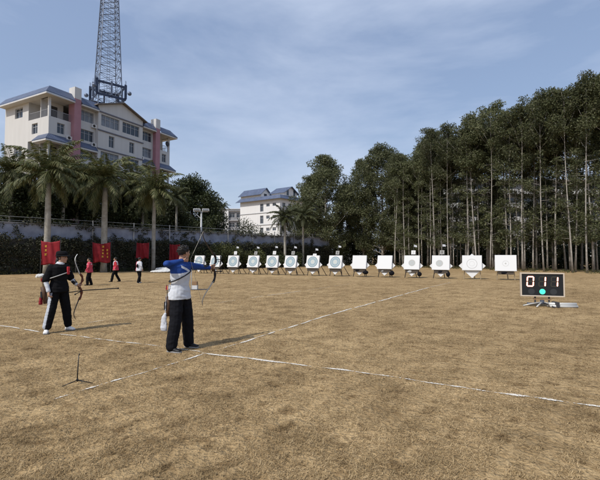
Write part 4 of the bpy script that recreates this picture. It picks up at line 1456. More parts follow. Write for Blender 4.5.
# ------------------------------------------------------------------ SCOREBOARD
def scoreboard():
    Y = 12.4
    t = thing('countdown_board', 'countdown board reading 011 with a green light, on a low tripod at the right', 'scoreboard', (X(541,Y),Y,0), R(-17))
    W, H, z0 = 1.20, .73, .30
    f = MB(); b = .035
    f.box((-W/2,-.06,z0),(-W/2+b,.06,z0+H)); f.box((W/2-b,-.06,z0),(W/2,.06,z0+H))
    f.box((-W/2+b,-.06,z0),(W/2-b,.06,z0+b)); f.box((-W/2+b,-.06,z0+H-b),(W/2-b,.06,z0+H))
    f.build('frame', M['board_frame'], t, bevel=.006)
    MB().box((-W/2+b,-.035,z0+b),(W/2-b,.05,z0+H-b)).build('panel', M['board_face'], t)
    SEG = {'0':'abcdef','1':'bc'}
    dw, dh, th = .205, .325, .036
    zc = z0+H*.635; yf = -.0365
    for ch, cx in zip('011', (-.325, .0, .33)):
        sg = {'a':((-dw/2+th*.5,dh/2-th),(dw/2-th*.5,dh/2)),'g':((-dw/2+th*.5,-th/2),(dw/2-th*.5,th/2)),'d':((-dw/2+th*.5,-dh/2),(dw/2-th*.5,-dh/2+th)),
              'f':((-dw/2,th*.2),(-dw/2+th,dh/2-th*.5)),'b':((dw/2-th,th*.2),(dw/2,dh/2-th*.5)),'e':((-dw/2,-dh/2+th*.5),(-dw/2+th,-th*.2)),'c':((dw/2-th,-dh/2+th*.5),(dw/2,-th*.2))}
        on = MB(); off = MB(); glow = MB()
        for k, ((xa,za),(xb,zb)) in sg.items():
            lit = k in SEG[ch]
            sl = lambda z: z*.06
            def P(x, z, y): return Vector((cx+x+sl(z), y, zc+z))
            if k in 'agd':
                c = th*.5; pl = [(xa,(za+zb)/2),(xa+c,za),(xb-c,za),(xb,(za+zb)/2),(xb-c,zb),(xa+c,zb)]
            else:
                c = th*.5; pl = [((xa+xb)/2,za),(xb,za+c),(xb,zb-c),((xa+xb)/2,zb),(xa,zb-c),(xa,za+c)]
            (on if lit else off).add([P(x,z,yf-.004) for x, z in pl], [tuple(range(6))])
            if lit:
                mx_, mz_ = sum(p[0] for p in pl)/6, sum(p[1] for p in pl)/6
                glow.add([P(mx_+(x-mx_)*(1.5 if k not in 'agd' else 1.06), mz_+(z-mz_)*(1.06 if k not in 'agd' else 1.5), yf-.001) for x, z in pl], [tuple(range(6))])
        d = on.build('digit', M['seg_on'], t)
        glow.build('digit_glow', M['seg_glow'], d)  # red glow of the lit segments, drawn as wider emissive copies behind them
        if off.v: off.build('unlit_segment', M['seg_off'], d)
    for cx, m_ in ((-.30,'lamp_off'),(.0,'lamp_green'),(.30,'lamp_off')):
        l = MB(); l.disc((cx,-.041,z0+.155),0,.082 if m_ == 'lamp_green' else .07,(1,0,0),(0,0,1),30)
        o = l.build('signal_lamp', M[m_], t)
        MB().disc((cx,-.0385,z0+.155),.06,.093,(1,0,0),(0,0,1),30).build('lamp_rim', M['lamp_off'], o)
    # tripod
    for x in (-.19,.19):
        MB().box((x-.02,.0,.08),(x+.02,.045,z0-.003)).build('post', M['dark_pole'], t)
    MB().box((-.24,-.01,.20),(.24,.05,.235)).build('tray', M['brown_box'], t)
    hub = MB(); hub.tube([(0,.02,.09),(0,.02,.19)],.06,10); hub.build('hub', M['steel'], t)
    for (x, y, r_) in ((-.56,-.15,.022),(.50,-.22,.022),(.12,.55,.022),(-.25,-.40,.022),(-.38,.22,.018),(.22,-.42,.018)):
        MB().tube([(0,.02,.13),(x*.6,y*.6,.075),(x,y,.022)],r_,7).build('foot', M['pipe'] if r_ > .02 else M['dark_pole'], t, True)
    MB().box((-.42,-.02,.07),(.38,.03,.105)).build('base_bar', M['steel'], t)
scoreboard()
def pipes():
    # pale folded stand legs lying to the right of the scoreboard
    t = thing('folded_stand', 'pale folded stand legs lying on the grass right of the countdown board', 'folded stand', (X(560,12.1),12.1,0), R(-6))
    for i, (y, z, r_) in enumerate(((0,.10,.055),(.10,.05,.045),(-.07,.045,.04))):
        MB().tube([(-.36,y,z),(.1,y+.02,z-.01),(.42,y,z-.005)],r_,9).build('leg', M['pipe'], t, True)
    MB().box((-.2,-.14,.02),(-.12,.17,.17)).build('clamp', M['dark_pole'], t)
pipes()

# ------------------------------------------------------------------ FIGURES
def loft(mb, rings, n=18, mi=0):
    """rings: (centre, u vector, v vector)"""
    vs = []; fs = []
    for c, u, v in rings:
        for k in range(n):
            a = 2*math.pi*k/n
            vs.append(Vector(c)+Vector(u)*math.cos(a)+Vector(v)*math.sin(a))
    m = len(rings)
    for i in range(m-1):
        for k in range(n):
            k2 = (k+1) % n; fs.append((i*n+k,i*n+k2,(i+1)*n+k2,(i+1)*n+k))
    fs.append(tuple(range(n-1,-1,-1))); fs.append(tuple((m-1)*n+k for k in range(n)))
    mb.add(vs, fs, mi)
def limb(mb, pts, rad, n=12):
    mb.tube(pts, rad, n)
    for p, r in zip(pts, rad): mb.ball(p, r, n, 8)
def organic(name, mb, voxel, mats, parent, matfn=None, smooth=3, wrinkle=0.0, floor=False):
    me = bpy.data.meshes.new('tmp'); me.from_pydata(mb.v, [], mb.f)
    bm = bmesh.new(); bm.from_mesh(me); bmesh.ops.recalc_face_normals(bm, faces=bm.faces); bm.to_mesh(me); bm.free()
    o = bpy.data.objects.new('tmp', me); COL.objects.link(o)
    r = o.modifiers.new('r','REMESH'); r.mode = 'VOXEL'; r.voxel_size = voxel
    if smooth:
        s = o.modifiers.new('s','SMOOTH'); s.factor = .5; s.iterations = smooth
    dg = bpy.context.evaluated_depsgraph_get()
    m2 = bpy.data.meshes.new_from_object(o.evaluated_get(dg))
    bpy.data.objects.remove(o); bpy.data.meshes.remove(me)
    m2.name = name
    m2.materials.clear()
    if not isinstance(mats,(list,tuple)): mats = [mats]
    for m in mats: m2.materials.append(m)
    if wrinkle:
        from mathutils import noise as mn
        for v in m2.vertices:
            q = v.co
            k = 1.5*mn.noise(Vector((q.x*7+q.z*5,q.y*7,q.z*13)))+.8*mn.noise(Vector((q.x*20,q.y*20+q.z*9,q.z*26)))
            v.co = q + v.normal*k*wrinkle
    if floor:
        for v in m2.vertices:
            if v.co.z < .002: v.co.z = .002
    for p in m2.polygons:
        p.use_smooth = True
        p.material_index = matfn(p.center) if matfn else 0
    o = bpy.data.objects.new(name, m2); COL.objects.link(o); o.parent = parent
    return o
def hand(mb, wrist, d, pn, curl, s=1.0, thumb_side=1):
    """wrist point, hand direction d, palm normal pn (the way fingers curl), curl 0..1"""
    d = Vector(d).normalized(); pn = Vector(pn); pn = (pn-d*pn.dot(d)).normalized(); sd = d.cross(pn)*thumb_side
    w_ = Vector(wrist)
    loft(mb, [(w_, sd*.026*s, pn*.020*s),(w_+d*.035*s, sd*.036*s, pn*.017*s),(w_+d*.085*s, sd*.042*s, pn*.014*s),(w_+d*.095*s, sd*.038*s, pn*.010*s)], 14)
    for i, (off, ln) in enumerate(((.030,.072),(.010,.080),(-.011,.075),(-.030,.058))):
        b = w_+d*.082*s+sd*off*s; pts = [b]; a = curl*.5
        dirv = d*math.cos(a)+pn*math.sin(a)
        for k in range(3):
            a += curl*(.75+.06*i)
            dirv = d*math.cos(a)+pn*math.sin(a)
            pts.append(pts[-1]+dirv*ln*s*(.42,.33,.25)[k])
        limb(mb, pts, [.0092*s,.0088*s,.0082*s,.0072*s], 8)
    b = w_+d*.025*s+sd*.03*s
    t1 = (d*.62+sd*.62+pn*.35).normalized(); t2 = (d*.8+sd*.12+pn*.6*max(.3,curl)).normalized()
    limb(mb, [b, b+t1*.038*s, b+t1*.038*s+t2*.032*s, b+t1*.038*s+t2*.056*s],[.013*s,.011*s,.0098*s,.008*s],8)
def head_mesh(mb, c, fd, s=1.0, tilt=0.0):
    fd = Vector(fd).normalized(); up = Vector((0,0,1)); up = (up - fd*up.dot(fd)).normalized(); sd = up.cross(fd)   # sd = left of the face
    mt = Matrix((sd, fd, up)).transposed()
    c = Vector(c)
    def P(a,b,z): return c+(sd*a+fd*b+up*z)*s
    mb.ball(P(0,-.012,.028), (.077*s,.096*s,.088*s), 16, 12, 0, mt)
    loft(mb, [(P(0,.012,.02),sd*.070*s,fd*.080*s),(P(0,.018,-.03),sd*.064*s,fd*.074*s),(P(0,.026,-.075),sd*.050*s,fd*.062*s),(P(0,.040,-.108),sd*.028*s,fd*.038*s)], 16)
    # brow, nose, lips, chin, ears
    loft(mb, [(P(0,.083,.022),sd*.009*s,fd*.012*s),(P(0,.094,-.005),sd*.011*s,fd*.014*s),(P(0,.100,-.028),sd*.017*s,fd*.017*s),(P(0,.090,-.038),sd*.014*s,fd*.012*s)], 10)
    mb.ball(P(0,.082,.028),(.050*s,.014*s,.010*s),10,6,0,mt)
    mb.ball(P(0,.084,-.063),(.022*s,.012*s,.010*s),10,6,0,mt)
    mb.ball(P(0,.076,-.098),(.020*s,.014*s,.013*s),10,6,0,mt)
    for k in (-1,1):
        mb.ball(P(k*.076,-.012,-.005),(.011*s,.020*s,.032*s),10,8,0,mt)
        mb.ball(P(k*.046,.062,-.028),(.020*s,.020*s,.022*s),10,8,0,mt)
    return P, mt, (sd, fd, up)
def figure(root, J, o):
    """J: joint positions; o: options.  Body mesh + clothing parts are children of root."""
    V = {k: Vector(v) for k, v in J.items()}
    s = o.get('s',1.0); vx = o.get('voxel',.008)
    L_ = Vector(o.get('left',(0,1,0))).normalized(); Fd = Vector(o.get('fwd',(1,0,0))).normalized()
    pel, che, nek, hed = V['pelvis'], V['chest'], V['neck'], V['head']
    hd = Vector(o['face'])
    b = MB()
    # torso
    def torso(mb, g, z_low=-.09):
        up = (nek-pel)
        loft(mb, [(pel+Vector((0,0,z_low)), L_*((.182 if g > .01 else .125)+g)*s, Fd*((.132 if g > .01 else .095)+g)*s),(pel, L_*((.176 if g > .01 else .160)+g)*s, Fd*((.122 if g > .01 else .108)+g)*s),(pel+up*.30, L_*(.132+g)*s, Fd*(.095+g)*s),
                  (che, L_*(.160+g)*s, Fd*(.110+g)*s),(pel+up*.86, L_*(.172+g)*s, Fd*(.092+g)*s),(pel+up*.97, L_*(.10+g)*s, Fd*(.065+g)*s),(nek+Vector((0,0,.015)), L_*(.058+g*.3)*s, Fd*(.056+g*.3)*s)], 20)
    torso(b, 0)
    limb(b, [nek-Vector((0,0,.05)), nek+(hed-nek)*.5, hed+Vector((0,0,-.03*s))], [.058*s,.054*s,.052*s])
    P, mt, ax = head_mesh(b, hed, hd, s)
    for side in 'LR':
        limb(b, [V['sh'+side],(V['sh'+side]+V['el'+side])/2,V['el'+side],V['el'+side]*.6+V['wr'+side]*.4,V['wr'+side]],[.052*s,.047*s,.040*s,.039*s,.027*s])
        hd_, pn_, cu_, ts_ = o['hand'+side]
        hand(b, V['wr'+side], hd_, pn_, cu_, s, ts_)
        limb(b, [V['hp'+side],V['kn'+side],V['kn'+side]*.6+V['an'+side]*.4,V['an'+side]],[.085*s,.055*s,.052*s,.038*s])
        td = Vector(o['toe'+side]).normalized()
        limb(b, [V['an'+side]+Vector((0,0,-.03*s)), V['an'+side]+td*.12*s+Vector((0,0,-.055*s))],[.036*s,.026*s])
    sd, fd, up = ax
    organic('body', b, vx*.75, [M['skin']], root, None, 2)
    # eyes, brows and lips, small meshes on the face
    for k in (-1,1):
        e = MB(); e.ball(P(k*.031,.083,.004),(.011*s,.006*s,.0065*s),8,6,0,mt); e.build('eye', M['eye'], root, True)
    br = MB()
    for k in (-1,1): br.ball(P(k*.031,.088,.024),(.017*s,.006*s,.0035*s),8,5,0,mt)
    br.build('eyebrows', M['hair'], root, True)
    lp = MB(); lp.ball(P(0,.092,-.063),(.019*s,.006*s,.0055*s),8,5,0,mt); lp.build('lips', M['lip'], root, True)
    # hair
    h = MB(); rr = random.Random(o.get('seed',1))
    nn, mm_ = 30, 20
    vs = []; keep = []
    for j in range(mm_+1):
        th = math.pi*j/mm_
        for k in range(nn):
            ph = 2*math.pi*k/nn
            d = Vector((math.sin(th)*math.cos(ph),math.sin(th)*math.sin(ph),math.cos(th)))
            q = 1+rr.uniform(-.03,.04)
            vs.append(P(d.x*.084*q, -.012+d.y*.104*q, .032+d.z*.094*q))
            keep.append(d)
    fs = []
    hl = o.get('hair_low',-.35)
    for j in range(mm_):
        for k in range(nn):
            k2 = (k+1) % nn
            idx = (j*nn+k,(j+1)*nn+k,(j+1)*nn+k2,j*nn+k2)
            d = sum((keep[i] for i in idx), Vector())/4
            if d.y > .48 and d.z < .46: continue
            if d.z < hl - .25*max(0,-d.y): continue
            if d.y > .12 and d.z < -.05: continue
            fs.append(idx)
    h.add(vs, fs)
    for _ in range(90):
        d = Vector((rr.gauss(0,1),rr.gauss(0,1),rr.gauss(.4,.8))).normalized()
        if (d.y > .45 and d.z < .5) or d.z < hl-.1: continue
        q = P(d.x*.083,-.012+d.y*.103,.032+d.z*.093); nrm = (q-hed).normalized()
        tdir = (nrm*.5+Vector((rr.gauss(0,.5),rr.gauss(0,.5),rr.gauss(-.2,.4)))).normalized()*.020*s
        sdv = tdir.cross(nrm).normalized()*.009*s
        h.add([q-sdv, q+sdv, q+tdir+nrm*.006], [(0,1,2)])
    ho = h.build('hair', M['hair'], root, True)
    so = ho.modifiers.new('t','SOLIDIFY'); so.thickness = .012; so.offset = -.6
    # trousers
    tr = MB(); g = o.get('tg',.018)
    loft(tr, [(pel+Vector((0,0,-.10)), L_*(.14+g)*s, Fd*(.10+g)*s),(pel+Vector((0,0,-.02)), L_*(.158+g)*s, Fd*(.108+g)*s),(pel+Vector((0,0,.03)), L_*(.13+g)*s, Fd*(.088+g)*s)], 18)
    for side in 'LR':
        hp, kn, an = V['hp'+side], V['kn'+side], V['an'+side]
        e = an + (kn-an)*o.get('hem',.0) + Vector((0,0,.0))
        limb(tr, [hp, hp*.5+kn*.5, kn, kn*.5+e*.5, e], [(.092+g*.6)*s,(.078+g*.8)*s,(.062+g)*s,(.056+g*1.1)*s,(.048+g*1.1)*s])
    organic('trousers', tr, vx, o['trouser_mats'], root, o.get('trouser_fn'), 3, wrinkle=.006*s)
    # top
    sh = MB(); g2 = o.get('sg',.018)
    torso(sh, g2, -.09 if o.get('long') else -.05)
    for side in 'LR':
        a, e, wv = V['sh'+side], V['el'+side], V['wr'+side]
        if o.get('short'):
            end = a+(e-a)*o['short']
            limb(sh, [a, (a+end)/2, end], [.068*s,.074*s,.080*s])
        else:
            limb(sh, [a, (a+e)/2, e, e*.5+wv*.5, e*.08+wv*.92], [.070*s,.064*s,.056*s,.048*s,.038*s])
    organic('top', sh, vx, o['top_mats'], root, o.get('top_fn'), 3, wrinkle=.006*s)
    # shoes
    for side in 'LR':
        td = Vector(o['toe'+side]); td.z = 0; td.normalize(); an = V['an'+side]; bx = Vector((-td.y,td.x,0))
        base = an.z-.08*s
        c0 = Vector((an.x,an.y,base))
        m = MB()
        loft(m, [(c0-td*.065*s+Vector((0,0,.03*s)), bx*.030*s, Vector((0,0,.028*s))),(c0-td*.04*s+Vector((0,0,.042*s)), bx*.040*s, Vector((0,0,.045*s))),(c0+td*.04*s+Vector((0,0,.04*s)), bx*.043*s, Vector((0,0,.044*s))),(c0+td*.12*s+Vector((0,0,.030*s)), bx*.048*s, Vector((0,0,.032*s))),(c0+td*.185*s+Vector((0,0,.024*s)), bx*.036*s, Vector((0,0,.022*s)))], 14)
        limb(m, [an+Vector((0,0,.01)), c0+Vector((0,0,.05*s))],[.046*s,.046*s])
        so = organic('shoe', m, vx*.9, [M[o['shoe']]], root, None, 2, floor=base < .02)
        if o.get('sole') and base < .02:
            q = MB(); q.prism([c0+bx*.043*s-td*.06*s+Vector((0,0,.001)),c0+bx*.050*s+td*.11*s+Vector((0,0,.001)),c0+bx*.03*s+td*.19*s+Vector((0,0,.001)),c0-bx*.03*s+td*.19*s+Vector((0,0,.001)),c0-bx*.050*s+td*.11*s+Vector((0,0,.001)),c0-bx*.043*s-td*.06*s+Vector((0,0,.001))],(0,0,.018)); q.build('sole', M[o['sole']], so)
    return V, P, mt, ax

AROT = math.atan2(FW.y, FW.x)
# ---- archer at full draw
P1 = Vector((-1.985, 6.70, 0))
def archer_one():
    t = thing('person', 'archer in a blue and white top and black trousers drawing a bow to the cheek', 'person', P1, AROT)
    J = dict(pelvis=(-.01,-.02,.93), chest=(-.01,-.01,1.23), neck=(-.005,0,1.455), head=(.03,.03,1.605),
             shL=(.0,.17,1.385), elL=(-.005,.44,1.36), wrL=(.045,.665,1.335), shR=(-.075,-.125,1.395), elR=(-.02,-.30,1.425), wrR=(.055,-.02,1.468),
             hpL=(-.01,.075,.90), hpR=(0,-.095,.90), knL=(.02,.14,.49), knR=(.035,-.15,.49), anL=(.0,.19,.085), anR=(-.005,-.195,.085))
    def topfn(c):
        arm = (c.y > .20 or c.y < -.20 or (c.x < -.10 and c.y < -.06)) and c.z > 1.25
        if arm: return 1
        k = c.z - 1.338 + (c.y+.02)*.50        # white flash slanting over the chest
        if c.x > -.02 and abs(k) < .022 and c.y > -.10: return 0
        return 1 if c.z > 1.285 + .02*math.sin(c.y*9) else 0
    o = dict(face=(.12,1,.02), handL=((.05,1,.0),(.85,.15,-.1),1.05,-1), handR=((.35,1,.1),(-.5,.2,.4),1.15,1), toeL=(1,.15,0), toeR=(1,.05,0),
             trouser_mats=[M['navy_cloth']], top_mats=[M['white_cloth'],M['blue_cloth']], top_fn=topfn, shoe='shoe_black', sole='sole', tg=.037, sg=.030, long=True, voxel=.0075, seed=4, hair_low=-.55)
    figure(t, J, o)
    # chest guard strap across the body
    st = MB()
    pts = []
    for i in range(33):
        a = 2*math.pi*i/32
        pts.append(Vector((.142*math.cos(a)-.01, .200*math.sin(a)-.01, 1.215+.085*math.sin(a)+.03*math.cos(a))))
    st.tube(pts, .011, 6, 0, False); st.build('chest_strap', M['strap'], t, True)
    # arm guard on the bow arm
    ag = MB(); ag.tube([Vector((.012,.50,1.357)),Vector((.036,.62,1.340))],[.050,.043],12); ag.build('arm_guard', M['strap'], t, True)
archer_one()
def recurve(name, label, loc, rz, x, y_grip, z_grip, half, back, nock, riser_m, limb_m, limb_in, reflex=.05, stab=None, sight=True, twist=0):
    """bow lying in the local y-z plane at x; grip at y_grip, tips `back` behind it"""
    t = thing(name, label, 'bow', loc, rz)
    r = MB()
    rh = half*.42
    pts = [(x,y_grip-.02,z_grip-rh),(x,y_grip+.035,z_grip-rh*.62),(x,y_grip+.03,z_grip-rh*.25),(x,y_grip-.012,z_grip-.03),(x,y_grip,z_grip+.06),(x,y_grip+.05,z_grip+rh*.35),(x,y_grip+.045,z_grip+rh*.7),(x,y_grip-.02,z_grip+rh)]
    # smooth and loft with a deep flat section
    P_ = []
    for i in range(len(pts)-1):
        for k in range(4):
            f = k/4; P_.append(Vector(pts[i])*(1-f)+Vector(pts[i+1])*f)
    P_.append(Vector(pts[-1]))
    for _ in range(2): P_ = [P_[0]]+[(P_[i-1]+P_[i]*2+P_[i+1])/4 for i in range(1,len(P_)-1)]+[P_[-1]]
    loft(r, [(p, Vector((.017,0,0)), Vector((0,.026+.006*math.sin(i*1.3),0))) for i, p in enumerate(P_)], 10)
    ro = r.build('riser', riser_m, t, True)
    gp = MB(); gp.tube([(x,y_grip-.018,z_grip-.07),(x,y_grip-.022,z_grip),(x,y_grip-.014,z_grip+.045)],[.020,.023,.020],10); gp.build('grip', M['leather'], ro, True)
    tips = []
    for sg in (1,-1):
        m = MB(); rings = []
        n = 16
        for i in range(n+1):
            f = i/n
            z = z_grip+sg*(rh-.03+(half-rh+.03)*(1-(1-f)**1.0*(1.0)))
            yy = y_grip-.02 - back*(math.sin(f*math.pi*.5*.98)**1.15) + reflex*max(0,(f-.62)/.38)**2
            rings.append((Vector((x,yy,z)), Vector((.021*(1-.62*f),0,0)), Vector((0,.0075*(1-.3*f),0))))
        loft(m, rings, 8)
        m.build('limb', limb_m if sg > 0 else limb_in, t, True)
        tips.append(rings[-1][0] if nock else rings[-2][0])
    sm = MB()
    if nock is not None:
        sm.tube([tips[0], nock, tips[1]], .0028, 5)
    else:
        sm.tube([tips[0]-Vector((0,.012,0)), tips[1]-Vector((0,.012,0))], .0022, 5)
    sm.build('string', M['string'], t)
    if sight:
        s = MB(); s.box((x+.018,y_grip+.04,z_grip+.14),(x+.03,y_grip+.16,z_grip+.155)); s.box((x+.015,y_grip+.155,z_grip+.06),(x+.033,y_grip+.17,z_grip+.22)); s.tube([(x+.02,y_grip+.163,z_grip+.11),(x-.04,y_grip+.163,z_grip+.11)],.006,6); s.build('sight', M['carbon'], t)
    if stab:
        for nm, pl, rr in stab:
            q = MB(); q.tube(pl, rr, 8); q.ball(pl[-1], rr*1.9, 10, 6); q.build(nm, M['carbon'], t, True)
    return t
nock = Vector((.075,.13,1.492))
recurve('recurve_bow', 'recurve bow at full draw in the outstretched hand of the blue and white archer', P1, AROT, .078, .745, 1.335, .655, .31, nock, M['riser_dark'], M['limb_dark'], M['limb_pale'], .035,
        stab=[('stabiliser', [Vector((.078,.78,1.27)),Vector((.078,.95,1.262))], .010)])
a = MB(); a.tube([(.076,.13,1.49),(.07,.80,1.372)],.0034,6)
for k in range(3):
    an = 2*math.pi*k/3+.4; dv = Vector((math.cos(an)*.016,0,math.sin(an)*.016)); p0 = Vector((.0757,.155,1.4855)); p1 = Vector((.0752,.20,1.4775))
    a.prism([p0,p1,p1+dv*.4,p0+dv],(.0008,0,.0008))
ao = a.build('arrow', M['carbon'], None); ao.location = P1; ao.rotation_euler = (0,0,AROT)
tag(ao, 'thin dark arrow nocked on the drawn bowstring', 'arrow')
def quiver(name, label, loc, rz, at, m_body, cols, tiltv, L_=.42, k=1.0):
    t = thing(name, label, 'quiver', loc, rz)
    a = Vector(at); u = Vector(tiltv).normalized()
    q = MB(); q.tube([a-u*L_*.5, a, a+u*L_*.45],[.046*k,.054*k,.060*k],12); q.build('pouch', m_body, t, True)
    fl = MB(); fl.box((-.03,-.012,-.07),(.03,.012,.07),0,Matrix.Translation(a+Vector((-.02,-.052*k,.0)))); fl.build('pocket', M['strap'], t, bevel=.01)
    rnd = random.Random(3)
    for i in range(5):
        s = MB(); off = Vector((rnd.uniform(-.03,.03),rnd.uniform(-.03,.03),0)); e = a+u*(L_*.45)+off; tip = e+u*rnd.uniform(.16,.24)+off*.8
        s.bar(a+off, tip, .0035, 5); so = s.build('arrow_shaft', M['carbon'], t)
        f = MB()
        for k in range(3):
            an = 2*math.pi*k/3; dv = Vector((math.cos(an),math.sin(an),0))*.018
            f.prism([tip-u*.09,tip-u*.015,tip-u*.015+dv*.6,tip-u*.08+dv],(.001,.001,0))
        f.build('fletching', M[cols[i % len(cols)]], so)
    return t
quiver('hip_quiver', 'brown hip quiver on the right hip of the blue and white archer', P1, AROT, (-.075,-.205,.74), M['leather'], ['pink_cloth','white_cloth','yellow'], (-.10,.05,1), .34, .72)
def towel():
    m = MB()
    loft(m, [(Vector((-.085,-.262,.62)), Vector((.022,.0,0)), Vector((0,.016,0))),(Vector((-.10,-.272,.52)), Vector((.045,.02,0)), Vector((-.01,.022,0))),(Vector((-.10,-.276,.40)), Vector((.055,.02,0)), Vector((-.01,.028,0))),(Vector((-.095,-.272,.345)), Vector((.04,.02,0)), Vector((0,.02,0)))], 14)
    m.tube([(-.075,-.25,.93),(-.082,-.262,.62)],.006,6)
    o = organic('towel', m, .006, [M['white_cloth']], None, None, 1, wrinkle=.008)
    o.location = P1; o.rotation_euler = (0,0,AROT)
    tag(o, 'small white towel hanging at the right thigh of the blue and white archer', 'towel')
towel()

# ---- archer in black
P2 = Vector((-4.965, 8.27, 0))
def archer_two():
    t = thing('person', 'archer in a black T-shirt, black hat and white undershirt resting a bow', 'person', P2, AROT)
    J = dict(pelvis=(-.01,0,.90), chest=(-.01,0,1.16), neck=(.0,.01,1.385), head=(.03,.04,1.515),
             shL=(.0,.155,1.315), elL=(.0,.245,1.08), wrL=(.10,.315,.945), shR=(-.02,-.155,1.315), elR=(-.045,-.245,1.06), wrR=(.045,-.235,.835),
             hpL=(-.01,.08,.87), hpR=(-.01,-.08,.87), knL=(.02,.15,.48), knR=(.02,-.15,.48), anL=(.0,.215,.085), anR=(-.02,-.22,.085))
    def trfn(c):
        # pale stripe down the outer right leg
        if c.y < 0 and c.z < .86:
            f = min(1,max(0,(.87-c.z)/.79)); cy = -.08-.14*f; cx = -.01-.0*f
            return 1 if (c.y-cy)*-.86+(c.x-cx)*-.35 > .040 else 0
        return 0
    o = dict(s=.95, face=(.86,.42,.0), handL=((.55,.35,-.55),(.2,1,.1),1.2,1), handR=((.25,-.05,-1),(.3,1,.0),.55,-1), toeL=(1,.1,0), toeR=(.75,-.55,0),
             trouser_mats=[M['black_cloth'],M['grey_cloth']], trouser_fn=trfn, top_mats=[M['black_cloth']], short=.93, shoe='shoe_white', sole='sole', tg=.030, sg=.036, long=True, voxel=.0085, seed=9, hair_low=-.75, hem=.12)
    V, P, mt, ax = figure(t, J, o)
    # white undershirt: sleeves and collar
    u = MB()
    for side in 'LR':
        e = V['sh'+side]*.35+V['el'+side]*.65
        limb(u, [e, V['el'+side], V['el'+side]*.5+V['wr'+side]*.5, V['el'+side]*.05+V['wr'+side]*.95],[.05,.049,.043,.036])
    organic('undershirt_sleeves', u, .008, [M['white_cloth']], t, None, 2, wrinkle=.004)
    c = MB(); c.tube([V['neck']+Vector((.0,0,-.03)),V['neck']+Vector((.008,.004,.012)),V['neck']+Vector((.012,.008,.042))],[.094,.078,.066],18); c.build('collar', M['white_cloth'], t, True)
    # hat: low crown with a round brim
    sd, fd, up = ax
    h = MB()
    loft(h, [(P(0,-.012,.052), sd*.098, fd*.116),(P(0,-.014,.085), sd*.096, fd*.113),(P(0,-.018,.125), sd*.086, fd*.102),(P(0,-.02,.145), sd*.06, fd*.07)], 22)
    ho = h.build('hat', M['black_cloth'], t, True)
    b = MB(); n = 28
    a_ = [P(.096*math.cos(2*math.pi*k/n), -.012+.114*math.sin(2*math.pi*k/n), .06) for k in range(n)]
    b_ = [P(.122*math.cos(2*math.pi*k/n), -.012+(.185 if math.sin(2*math.pi*k/n) > 0 else .135)*math.sin(2*math.pi*k/n), .030) for k in range(n)]
    b.add(a_+b_, [(k,(k+1)%n,n+(k+1)%n,n+k) for k in range(n)])
    bo = b.build('hat_brim', M['black_cloth'], ho, True); q = bo.modifiers.new('t','SOLIDIFY'); q.thickness = .006
    # shoulder length hair at the back
    lo = MB(); loft(lo, [(P(0,-.07,.0),sd*.07,fd*.045),(P(0,-.09,-.08),sd*.072,fd*.045),(P(0,-.10,-.16),sd*.055,fd*.035),(P(0,-.10,-.20),sd*.03,fd*.02)],14); lo.build('back_hair', M['hair'], t, True)
    # chest strap and red tag
    st = MB()
    st.tube([Vector((.158*math.cos(a)-.01,.208*math.sin(a),1.155+.065*math.sin(a)+.03*math.cos(a))) for a in [2*math.pi*i/28 for i in range(29)]],.010,6,0,False); st.build('chest_strap', M['grey_strap'], t, True)
    rd = MB(); rd.box((.12,.075,1.17),(.16,.125,1.33),0); rd.build('red_chest_tab', M['red_cloth2'], t, bevel=.01)
    ag = MB(); ag.tube([V['elL']*.6+V['wrL']*.4, V['elL']*.15+V['wrL']*.85],[.046,.043],12); ag.build('arm_guard', M['strap'], t, True)
archer_two()
yb = .365; zb_ = .905; xb = .145
recurve('recurve_bow', 'resting recurve bow, brown riser and white upper limb, held by the archer in black', P2, AROT, xb, yb, zb_, .685, .13, None, M['riser_wood'], M['limb_white'], M['limb_dark'], .075,
        stab=[('long_stabiliser',[Vector((xb,yb+.04,.815)),Vector((xb+.02,yb+.92,.80))],.011),('side_stabiliser',[Vector((xb,yb+.05,.815)),Vector((xb-.08,yb-.26,.785))],.010),('side_stabiliser',[Vector((xb,yb+.05,.815)),Vector((xb+.14,yb-.2,.76))],.009)], sight=False)
quiver('hip_quiver', 'hip quiver with red fletched arrows on the right hip of the archer in black', P2, AROT, (-.075,-.245,.77), M['leather'], ['red_cloth2','pink_cloth','red_cloth2'], (-.12,-.10,1), .36, .85)
def red_pouch():
    m = MB(); m.box((-.145,-.315,.58),(-.085,-.265,.72)); m.box((-.135,-.325,.60),(-.095,-.30,.66)); m.tube([(-.115,-.29,.70),(-.105,-.28,.80)],.012,6)
    o = organic('red_pouch', m, .008, [M['red_cloth']], None, None, 2, wrinkle=.008); o.location = P2; o.rotation_euler = (0,0,AROT)
    tag(o, 'red cloth pouch on the quiver belt of the archer in black', 'pouch')
red_pouch()

